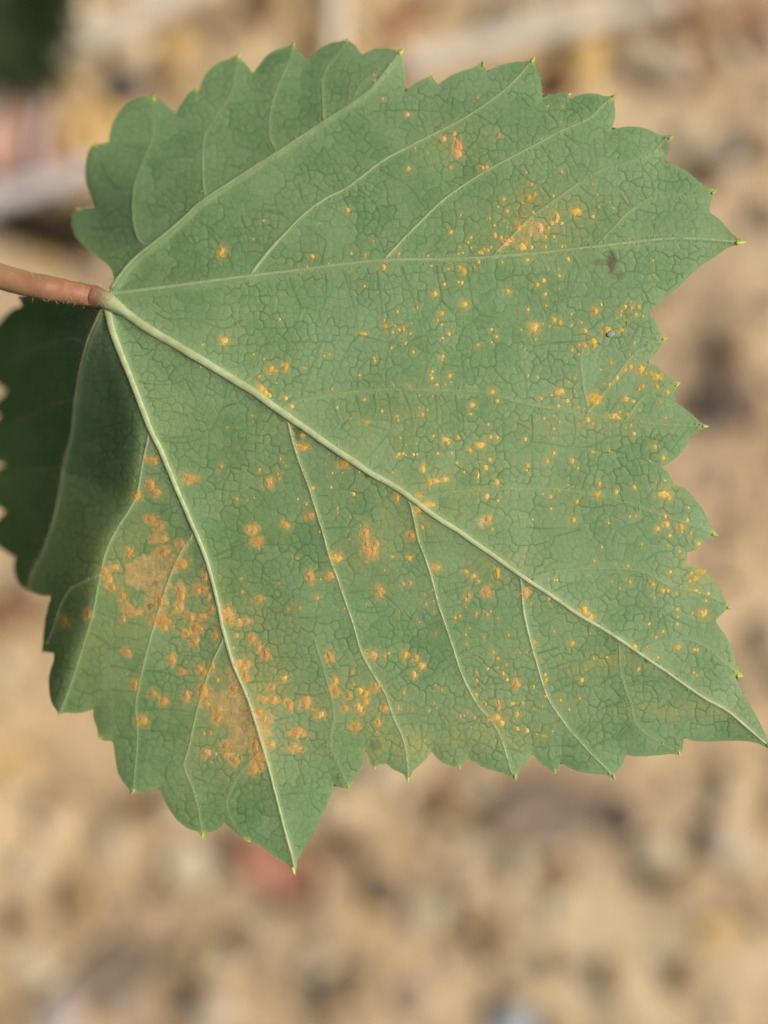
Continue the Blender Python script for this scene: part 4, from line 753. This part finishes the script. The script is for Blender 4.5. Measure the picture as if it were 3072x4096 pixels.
simple_leaf('added dark green vine leaf, unseen outside the left edge, hung above the lobe to shade it', (-0.166, -0.072, ZL+0.036), 1.25, 92, (0.0, 0.0))  # added overhead, out of view, to keep sky off the lobe
simple_leaf('added dark green vine leaf, unseen outside the left edge, upright to block light from the lobe', (-0.104, 0.018, ZL-0.055), 0.82, -2, (0.0, R(-84)))  # upright leaf added as a wall against light from the left
cn_ = smooth([(-0.150, 0.30, ZL+0.02), (-0.148, 0.16, ZL+0.01), (-0.152, 0.05, ZL+0.012), (-0.156, -0.06, ZL-0.02), (-0.150, -0.20, ZL-0.12), (-0.17, -0.34, 0.0)], 10)
vv, ff = tube(cn_ - cn_[0], 0.0042*(1+0.25*(np.abs((np.arange(len(cn_)) % 20)-10) < 1)), 12, 1, 0.08, 9)
ce = empty('added_vine_cane', tuple(cn_[0])); tag(ce, 'added brown woody vine cane, unseen, rising from the soil outside the left edge', 'vine'); mesh_obj('cane', vv, ff, M['cane'], ce)  # cane added to go with the two shading leaves, never in view

# ------------------------------------------------------------------ GROUND far below, out of focus
def gpos(u, v, z=0.0):
    d = ZL+D0-z
    return ((u-1536)*PX*d/D0, (2048-v)*PX*d/D0, z)
def gx(n, core, full, cfrac):
    t = np.linspace(-1, 1, n); s_ = np.sign(t); a = np.abs(t)
    return s_*np.where(a < cfrac, a/cfrac*core, core+(full-core)*((a-cfrac)/(1-cfrac))**3)
xs = gx(420, 0.30, 4.0, 0.86); ys = gx(520, 0.38, 4.0, 0.86)
XX, YY = np.meshgrid(xs, ys)
def gheight(X, Y):
    return 0.010*fbm(X*9, Y*9, 101, 3) + 0.006*fbm(X*40, Y*40, 111, 3) + 0.010*np.clip(vnoise(X*24, Y*24, 121)+0.12, -0.5, 0)
Z = gheight(XX, YY)
id2 = np.arange(XX.size).reshape(XX.shape)
Qg = np.stack([id2[:-1,:-1].ravel(), id2[:-1,1:].ravel(), id2[1:,1:].ravel(), id2[1:,:-1].ravel()], 1)
def m_ground():
    s = NT('dry_soil'); n1 = s.noise(9, 4, 0.6); n2 = s.noise(42, 4, 0.65); n3 = s.noise(160, 3, 0.6)
    c = s.ramp(n2, [(0.28, (0.33, 0.24, 0.145)), (0.42, (0.45, 0.34, 0.21)), (0.56, (0.54, 0.42, 0.265)), (0.74, (0.66, 0.55, 0.39))])
    c2 = s.n('ShaderNodeAttribute', attribute_name='soil_tone').outputs['Color']
    c = s.mix(0.72, c, c2); n5 = s.noise(20, 3, 0.5)
    c = s.mix(s.math('MULTIPLY', s.math('SUBTRACT', n5, 0.52, True), 1.6, True), c, (0.21, 0.145, 0.085))
    c = s.mix(s.math('MULTIPLY', s.math('SUBTRACT', 0.47, n5, True), 4.0, True), c, (0.60, 0.49, 0.34))
    c = s.mix(s.math('MULTIPLY', s.math('SUBTRACT', n3, 0.5, True), 1.2, True), c, (0.22, 0.15, 0.09))
    s.bump(s.noise(300, 4, 0.7), 0.6, 0.002); return s.fin(c, 0.95, 0.1)
M['ground'] = m_ground()
gpu = XX/(PX*(ZL+D0)/D0)+1536; gpv = 2048-YY/(PX*(ZL+D0)/D0)
gcol = np.zeros(XX.shape+(4,)); gcol[...,:3] = (0.46, 0.355, 0.225); gcol[...,3] = 1
for (u, v, su, sv, cc, a) in [(2700,800,700,800,(0.62,0.50,0.34),.8),(2050,330,380,200,(0.62,0.45,0.20),.8),(250,500,350,300,(0.56,0.40,0.20),.7),(900,230,400,300,(0.50,0.36,0.18),.7),(150,2900,300,700,(0.55,0.43,0.25),.7),
    (2450,3850,500,420,(0.50,0.455,0.32),.8),(1100,3950,500,300,(0.36,0.29,0.20),.6),(2300,3300,500,260,(0.30,0.24,0.19),.6),(2850,1900,250,500,(0.56,0.43,0.29),.6),(450,3750,260,200,(0.27,0.21,0.17),.7),(1350,120,250,150,(0.60,0.44,0.22),.6),(100,1050,260,160,(0.50,0.36,0.23),.6),(2830,90,260,160,(0.42,0.27,0.17),.6)]:
    w_ = a*np.exp(-((gpu-u)/su)**2-((gpv-v)/sv)**2)[...,None]; gcol[...,:3] = gcol[...,:3]*(1-w_)+np.array(cc)*w_
ground = fast_mesh('ground', np.stack([XX.ravel(), YY.ravel(), Z.ravel()], 1), Qg, M['ground'], None, {'soil_tone': gcol.reshape(-1, 4)*np.array([1.14, 1.09, 1.06, 1])})
tag(ground, kind='structure')

# loose crumbs of soil and gravel
import bmesh
ic = bmesh.new(); bmesh.ops.create_icosphere(ic, subdivisions=1, radius=1.0)
IV = np.array([v.co[:] for v in ic.verts]); IF = np.array([[v.index for v in f.verts] for f in ic.faces]); ic.free()
m = NT('soil_crumb'); ge = m.n('ShaderNodeNewGeometry')
c = m.ramp(ge.outputs['Random Per Island'], [(0.0, (0.24, 0.17, 0.10)), (0.25, (0.40, 0.30, 0.19)), (0.55, (0.50, 0.39, 0.24)), (0.85, (0.58, 0.49, 0.35)), (1.0, (0.34, 0.29, 0.27))])
M['crumb'] = m.fin(c, 0.95, 0.1)
cv, cf = [], []
NC = 1300
for k in range(NC):
    x, y = rng.uniform(-0.36, 0.36), rng.uniform(-0.44, 0.44); r = float(np.clip(rng.lognormal(-5.35, 0.6), 0.0015, 0.012))
    sc = rng.uniform(0.6, 1.2, 3)*r; sc[2] *= 0.7; th = rng.uniform(0, 6.28); ct, st = math.cos(th), math.sin(th)
    p = IV*(1+0.75*(rng.random(len(IV))[:,None]-0.5))*sc; p = np.stack([p[:,0]*ct-p[:,1]*st, p[:,0]*st+p[:,1]*ct, p[:,2]], 1)
    p += np.array([x, y, float(gheight(np.array(x), np.array(y)))+sc[2]*0.35]); cv.append(p); cf.append(IF+k*len(IV))
tag(fast_mesh('soil_crumbs', np.vstack(cv), np.vstack(cf), M['crumb']), 'loose crumbs of dry beige soil strewn over the ground', 'soil', kind='stuff')

# litter on the ground: twigs, stones, dead leaves
M['twig_pale'] = m_simple('pale_dry_stem', [(0.3, (0.58, 0.51, 0.42)), (0.7, (0.76, 0.70, 0.60))], 40, 400)
M['twig_brown'] = m_simple('brown_stem', [(0.3, (0.20, 0.13, 0.08)), (0.7, (0.36, 0.26, 0.17))], 40, 400)
def gz(x, y): return float(gheight(np.array(x), np.array(y)))
def twig(pts, r0, r1, mat, label, lift=0.013):
    P = smooth([(*gpos(u, v)[:2],) for u, v in pts], 8); n = len(P); z = np.array([gz(a, b) for a, b in P]); z = np.maximum(z, np.convolve(z, np.ones(9)/9, 'same'))
    r = np.linspace(r0, r1, n)*(1+0.5*(np.abs((np.arange(n) % 13)-6) < 1)*0.4)
    o0 = np.array([P[0][0], P[0][1], z[0]])
    vv, ff = tube(np.stack([P[:,0], P[:,1], z.mean()*0.5+z*0.5+lift], 1)-o0, r, 12, 0.9, 0.12, int(abs(P[0][0])*1e4))
    e = empty('dry_twig', tuple(o0)); tag(e, label, 'twig'); mesh_obj('stem', vv, ff, mat, e)
    k = n//2; d = P[min(k+2, n-1)]-P[k]; d /= np.hypot(*d)+1e-9; s0 = np.array([P[k][0], P[k][1], z.mean()*0.5+z[k]*0.5+lift])-o0
    side = np.array([-d[1], d[0], 0.4]); L = r0*5
    pth = np.array([s0+side*L*t+np.array([d[0], d[1], 0])*L*t*t*0.6 for t in np.linspace(0, 1, 6)])
    vv, ff = tube(pth, np.linspace(r1*0.6, r1*0.35, 6), 8, 1, 0.1, 3); mesh_obj('side_shoot', vv, ff, mat, e)
    return e
twig([(-60,420),(120,330),(300,240),(520,140),(790,10),(900,-50)], 0.0075, 0.0050, M['twig_pale'], 'pale dry stem lying diagonally across the soil at the upper left')
twig([(1600,305),(1850,250),(2150,175),(2420,115),(2650,60)], 0.0065, 0.0055, M['twig_pale'], 'pale greyish stem lying behind the top teeth of the leaf')
twig([(1330,-60),(1345,60),(1350,150),(1330,330)], 0.0045, 0.0035, M['twig_pale'], 'short upright yellowish stem above the top of the leaf')
twig([(-80,860),(60,810),(200,765),(340,715),(480,690)], 0.0062, 0.0045, m_simple('grey_bark', [(0.3, (0.44, 0.40, 0.40)), (0.7, (0.64, 0.60, 0.60))], 40, 400), 'thick grey stick above the stalk at the left edge', 0.015)

def stone(u, v, rx, ry, rz, mat, name, label, cat, seed, sink=0.3):
    x, y, _z = gpos(u, v); bm = bmesh.new(); bmesh.ops.create_icosphere(bm, subdivisions=3, radius=1.0)
    for q in bm.verts:
        c = q.co; f = 1+0.35*float(fbm(np.array(c.x*1.3+seed), np.array(c.y*1.3+c.z*0.9), seed, 4)); q.co = Vector((c.x*rx*f, c.y*ry*f, c.z*rz*f))
    me = bpy.data.meshes.new(name); bm.to_mesh(me); bm.free(); me.materials.append(mat); me.shade_smooth()
    o = link(bpy.data.objects.new(name, me)); o.location = (x, y, gz(x, y)+rz*sink); o.rotation_euler = (0, 0, seed*0.7); tag(o, label, cat); return o
dk = m_simple('dark_stone', [(0.3, (0.05, 0.045, 0.05)), (0.7, (0.11, 0.095, 0.10))], 60, 500)
stone(490,345,0.009,0.011,0.007, dk, 'stone', 'small dark stone on the ochre soil at the upper left', 'stone', 2)
stone(2760,310,0.0085,0.009,0.006, m_simple('brown_clod', [(0.3, (0.13, 0.065, 0.03)), (0.7, (0.22, 0.12, 0.06))]), 'soil_clod', 'round brown clod on bright sand at the upper right', 'clod', 3)
stone(2210,350,0.010,0.007,0.005, m_simple('brown_clod_b', [(0.3, (0.10, 0.05, 0.03)), (0.7, (0.2, 0.11, 0.06))]), 'soil_clod', 'dark brown clod half hidden behind the top edge of the leaf', 'clod', 4)
stone(2040,4085,0.013,0.010,0.008, m_simple('blue_pebble', [(0.3, (0.32, 0.37, 0.44)), (0.7, (0.44, 0.48, 0.54))], 40, 300, 0.2), 'pebble', 'smooth bluish grey pebble at the bottom edge', 'pebble', 5)
stone(240,4060,0.020,0.012,0.008, m_simple('lavender_stone', [(0.3, (0.38, 0.32, 0.29)), (0.7, (0.50, 0.43, 0.40))], 40, 300, 0.3), 'stone', 'pale greyish stone in the bottom left corner', 'stone', 6)
stone(290,3610,0.014,0.009,0.005, m_simple('brown_clod_c', [(0.3, (0.20, 0.14, 0.07)), (0.7, (0.30, 0.21, 0.11))]), 'soil_clod', 'low brown clod on the beige soil at the lower left', 'clod', 7)
stone(630,3570,0.006,0.007,0.005, m_simple('brown_clod_d', [(0.3, (0.17, 0.11, 0.06)), (0.7, (0.27, 0.19, 0.10))]), 'soil_clod', 'small brown clod below the lower left teeth of the leaf', 'clod', 8)

stone(150,900,0.036,0.011,0.010, m_simple('black_soil', [(0.3, (0.02, 0.014, 0.008)), (0.7, (0.05, 0.035, 0.022))]), 'soil_clod', 'long blackish lump standing in for the shadow under the grey stick at the left edge', 'clod', 13, 0.6)  # black lump stands in for the shadow beneath the stick
stone(330,870,0.016,0.008,0.007, m_simple('stick_shadow_b', [(0.3, (0.03, 0.02, 0.01)), (0.7, (0.07, 0.05, 0.03))]), 'soil_clod', 'small blackish lump continuing the stand-in shadow between the grey stick and the stalk', 'clod', 14, 0.6)  # blackish lump carries the stick's painted shadow further right
stone(1540,3560,0.010,0.012,0.007, m_simple('mauve_clod_b', [(0.3, (0.16, 0.12, 0.09)), (0.7, (0.24, 0.19, 0.14))]), 'soil_clod', 'brownish clod below the middle of the lower edge', 'clod', 15)
stone(1940,3700,0.014,0.008,0.006, m_simple('brown_clod_e', [(0.3, (0.19, 0.13, 0.08)), (0.7, (0.28, 0.2, 0.12))]), 'soil_clod', 'brown clod below the dull mauve dead leaf', 'clod', 16)
stone(960,3780,0.010,0.008,0.006, m_simple('brown_clod_f', [(0.3, (0.13, 0.09, 0.06)), (0.7, (0.2, 0.15, 0.10))]), 'soil_clod', 'dark clod in the lower middle of the ground', 'clod', 17)
TONES = {'pale': m_simple('pale_clod', [(0.3, (0.52, 0.44, 0.30)), (0.7, (0.68, 0.58, 0.42))]), 'ochre': m_simple('ochre_clod', [(0.3, (0.56, 0.38, 0.14)), (0.7, (0.70, 0.50, 0.22))]),
 'brown': m_simple('brown_soil_clod', [(0.3, (0.17, 0.10, 0.05)), (0.7, (0.27, 0.18, 0.10))]), 'dark': m_simple('dark_soil_clod', [(0.3, (0.06, 0.045, 0.03)), (0.7, (0.12, 0.09, 0.06))]),
 'mauve': m_simple('mauve_soil_clod', [(0.3, (0.22, 0.16, 0.13)), (0.7, (0.33, 0.26, 0.22))]), 'red': m_simple('red_brown_clod', [(0.3, (0.36, 0.16, 0.08)), (0.7, (0.46, 0.24, 0.13))])}
CLODS = [(454,3374,13,'pale'),(741,3467,15,'pale'),(139,3865,13,'pale'),(1278,3865,11,'pale'),(120,3467,12,'pale'),(880,3865,11,'pale'),(1343,3374,9,'dark'),(778,3948,10,'brown'),(574,3244,11,'brown'),(46,3689,9,'dark'),(185,3207,9,'brown'),(1472,3633,7,'ochre'),
    (1888,3400,11,'pale'),(2980,3418,12,'pale'),(2249,3622,10,'pale'),(1906,3140,9,'pale'),(2619,3418,14,'pale'),(1703,3640,11,'pale'),(1823,3530,9,'mauve'),(1814,3733,8,'brown'),(1971,3678,8,'dark'),(2221,3483,9,'brown'),(2721,3900,9,'brown'),(1629,3965,13,'mauve'),(3054,3381,8,'brown'),(1749,3178,9,'brown'),(2851,3715,10,'ochre'),
    (278,139,9,'ochre'),(380,15,9,'ochre'),(556,167,9,'brown'),(398,74,8,'dark'),(320,20,8,'dark'),(1065,28,13,'brown'),(667,306,8,'brown'),(55,509,10,'brown'),(700,200,9,'ochre'),(330,560,10,'ochre'),(420,480,8,'ochre'),(1573,120,10,'red'),(2036,83,14,'pale'),(2332,241,17,'ochre'),(2610,28,11,'red'),(2675,83,7,'dark'),(3008,55,10,'red'),
    (2203,18,9,'brown'),(3036,185,9,'mauve'),(3054,880,10,'mauve'),(2855,1663,12,'mauve'),(3060,1253,9,'mauve'),(2950,620,15,'pale'),(2760,560,11,'pale'),(30,2650,8,'pale'),(60,3050,10,'ochre'),(1250,200,10,'ochre'),(1480,60,10,'ochre'),(960,120,9,'brown'),(2960,2100,9,'brown'),(3020,2700,9,'pale'),(2900,3200,10,'pale'),(150,1020,8,'ochre'),(420,1010,8,'pale')]
ORD = 'first second third fourth fifth sixth seventh eighth ninth tenth eleventh twelfth thirteenth fourteenth fifteenth sixteenth'.split()
def region(u, v): return 'above the stalk at left' if v < 1250 and u < 700 else 'above the leaf' if v < 420 and u < 2500 else 'right of the leaf' if u > 2450 and v < 3150 else 'left of the lower lobe' if u < 250 and v < 3300 else 'below the leaf'
CL = []
for (u, v, r_, tn) in CLODS:
    same = sorted(c_[0] for c_ in CLODS if c_[3] == tn and region(c_[0], c_[1]) == region(u, v))
    base_ = {'pale': 'pale beige', 'ochre': 'yellowish ochre', 'brown': 'brown', 'dark': 'blackish', 'mauve': 'dull mauve', 'red': 'reddish brown'}[tn]
    CL.append(('%s clod, %s from left among %s clods %s' % (base_, ORD[same.index(u)], base_, region(u, v))) if len(same) > 1 else 'the only blurred %s clod %s' % (base_, region(u, v)))
for q_, (u, v, r_, tn) in enumerate(CLODS):
    lab_ = CL[q_]; k_ = r_/1000*0.8; st_ = stone(u, v, k_*(0.9+0.5*((q_*7) % 5)/5), k_*(0.7+0.5*((q_*3) % 4)/4), k_*0.45, TONES[tn], 'soil_clod', lab_, 'clod', 20+q_, 0.5); st_['group'] = tn+' clods scattered on the soil'
def dead_leaf(u, v, L, W, rot, curl, mat, vm, label, seed, lift=0.007):
    x, y, _z = gpos(u, v); nu_, nv_ = 34, 18; V_, F_ = [], []
    for i in range(nu_+1):
        t = i/nu_; wv = W*0.5*(math.sin(math.pi*min(1, t*1.02))**0.75)*(1+0.18*float(vnoise(np.array(t*9), np.array(seed), seed)))+0.0002
        for j in range(nv_+1):
            s_ = j/nv_*2-1; zz = curl*(abs(s_)**1.8)*W*0.5 + curl*0.4*L*(t-0.5)**2 + 0.0022*float(fbm(np.array(t*5), np.array(s_*3+seed), seed, 3))
            V_.append(((t-0.5)*L, s_*wv*(1-0.25*abs(curl)*abs(s_)), zz))
    for i in range(nu_):
        for j in range(nv_):
            a = i*(nv_+1)+j; F_.append((a, a+nv_+1, a+nv_+2, a+1))
    e = empty('dead_leaf', (x, y, gz(x, y)+lift)); e.rotation_euler = (0, 0, R(rot)); tag(e, label, 'dead leaf')
    b = mesh_obj('leaf_blade', V_, F_, mat, e); sd2 = b.modifiers.new('thickness', 'SOLIDIFY'); sd2.thickness = 0.0004
    tt = np.linspace(-0.62, 0.48, 24); path = np.stack([tt*L, 0*tt, curl*0.4*L*tt**2+0.0009], 1)
    vv, ff = tube(path, np.linspace(0.0012, 0.0004, 24), 8, 1, 0.05, 2); mesh_obj('midrib', vv, ff, vm, e)
    return e
red = m_simple('red_dead_leaf', [(0.3, (0.34, 0.15, 0.10)), (0.7, (0.46, 0.24, 0.17))], 50, 300)
pink = m_simple('pink_dead_leaf', [(0.3, (0.50, 0.29, 0.22)), (0.7, (0.64, 0.44, 0.36))], 50, 300)
mauve = m_simple('mauve_dead_leaf', [(0.3, (0.20, 0.15, 0.115)), (0.7, (0.30, 0.24, 0.19))], 30, 300)
brn = m_simple('brown_dead_leaf', [(0.3, (0.22, 0.11, 0.06)), (0.7, (0.36, 0.20, 0.12))], 40, 300)
rib = m_simple('dead_rib', [(0.3, (0.28, 0.18, 0.11)), (0.7, (0.40, 0.28, 0.18))], 50, 300)
dead_leaf(1130,3430,0.046,0.030,-25,0.4,red,rib,'reddish dead leaf on the soil right behind the lowest tip',3)
stone(1190,3545,0.009,0.007,0.006, m_simple('dark_red_clod', [(0.3, (0.09, 0.035, 0.02)), (0.7, (0.15, 0.07, 0.04))]), 'soil_clod', 'dark red brown clod beside the reddish dead leaf', 'clod', 9, 0.8)
dead_leaf(120,560,0.048,0.036,60,0.35,pink,rib,'pinkish curled dead leaf at the left above the grey stick',5,0.010)
dead_leaf(240,655,0.018,0.010,75,0.3,red,rib,'small red fragment of leaf beside the pinkish dead leaf',6,0.014)
dead_leaf(2180,3230,0.062,0.034,12,0.15,mauve,rib,'dull mauve dead leaf below the lower right teeth',7)
stone(2480,3260,0.009,0.012,0.005, m_simple('mauve_clod', [(0.3, (0.07, 0.05, 0.045)), (0.7, (0.13, 0.10, 0.09))]), 'soil_clod', 'dark clod at the right end of the mauve dead leaf', 'clod', 10)
dead_leaf(440,3900,0.060,0.030,28,0.2,mauve,rib,'dull mauve dead leaf near the bottom left corner',8)
dead_leaf(2700,60,0.045,0.022,-35,0.3,brn,rib,'rusty brown dead leaf in the upper right corner',9)
dead_leaf(2950,1600,0.028,0.016,-60,0.3,mauve,rib,'narrow dull leaf on the soil beside the right hand teeth',10)
dead_leaf(80,1260+1180,0.030,0.018,35,0.3,brn,rib,'brown dead leaf beside the shaded left lobe',11)
dead_leaf(1640,60,0.03,0.016,20,0.3,brn,rib,'brown dead leaf behind the top teeth',12)

# dark weed in the top left corner
wd = empty('weed', gpos(50, 165, 0)); tag(wd, 'dark green weed in the top left corner', 'weed')
gm = m_simple('weed_green', [(0.3, (0.022, 0.035, 0.014)), (0.7, (0.045, 0.065, 0.022))], 80, 400, 0.3, 0.001, 0.6)
for k in range(60):
    th = rng.uniform(0, 6.28); L = rng.uniform(0.018, 0.050); W = L*0.28; tilt = rng.uniform(0.1, 0.9); V_, F_ = [], []
    ox, oy = rng.normal(0, 0.013, 2)
    for i in range(9):
        t = i/8; wv = W*0.5*math.sin(math.pi*min(0.98, t+0.03)); r_ = L*t*math.cos(tilt*(1-t*0.6)); z_ = L*t*math.sin(tilt)*(1-0.5*t)+0.016
        for s_ in (-1, 0, 1):
            V_.append((ox+r_*math.cos(th)-s_*wv*math.sin(th), oy+r_*math.sin(th)+s_*wv*math.cos(th), z_+0.15*wv*abs(s_)))
    for i in range(8):
        for j in (0, 1): a = i*3+j; F_.append((a, a+3, a+4, a+1))
    mesh_obj('weed_leaf', V_, F_, gm, wd)
# grey grit stuck on the leaf
gp = to3(2443, 1336, samp(H, 2443, 1336)+0.0002); bm = bmesh.new(); bmesh.ops.create_icosphere(bm, subdivisions=3, radius=1.0)
for q in bm.verts:
    c = q.co; f = 1+0.5*float(fbm(np.array(c.x*1.5+3), np.array(c.y*1.5+c.z), 4, 3)); q.co = Vector((c.x*13*PX*f, c.y*11*PX*f, c.z*2*PX*f))
me = bpy.data.meshes.new('grit'); bm.to_mesh(me); bm.free(); me.materials.append(m_simple('grey_grit', [(0.3, (0.30, 0.38, 0.31)), (0.7, (0.38, 0.46, 0.39))], 900, 3000)); me.shade_smooth()
g_ = link(bpy.data.objects.new('grit', me)); g_.location = tuple(gp); tag(g_, 'tiny grey grit stuck among orange spots near the right margin of the leaf', 'grit')
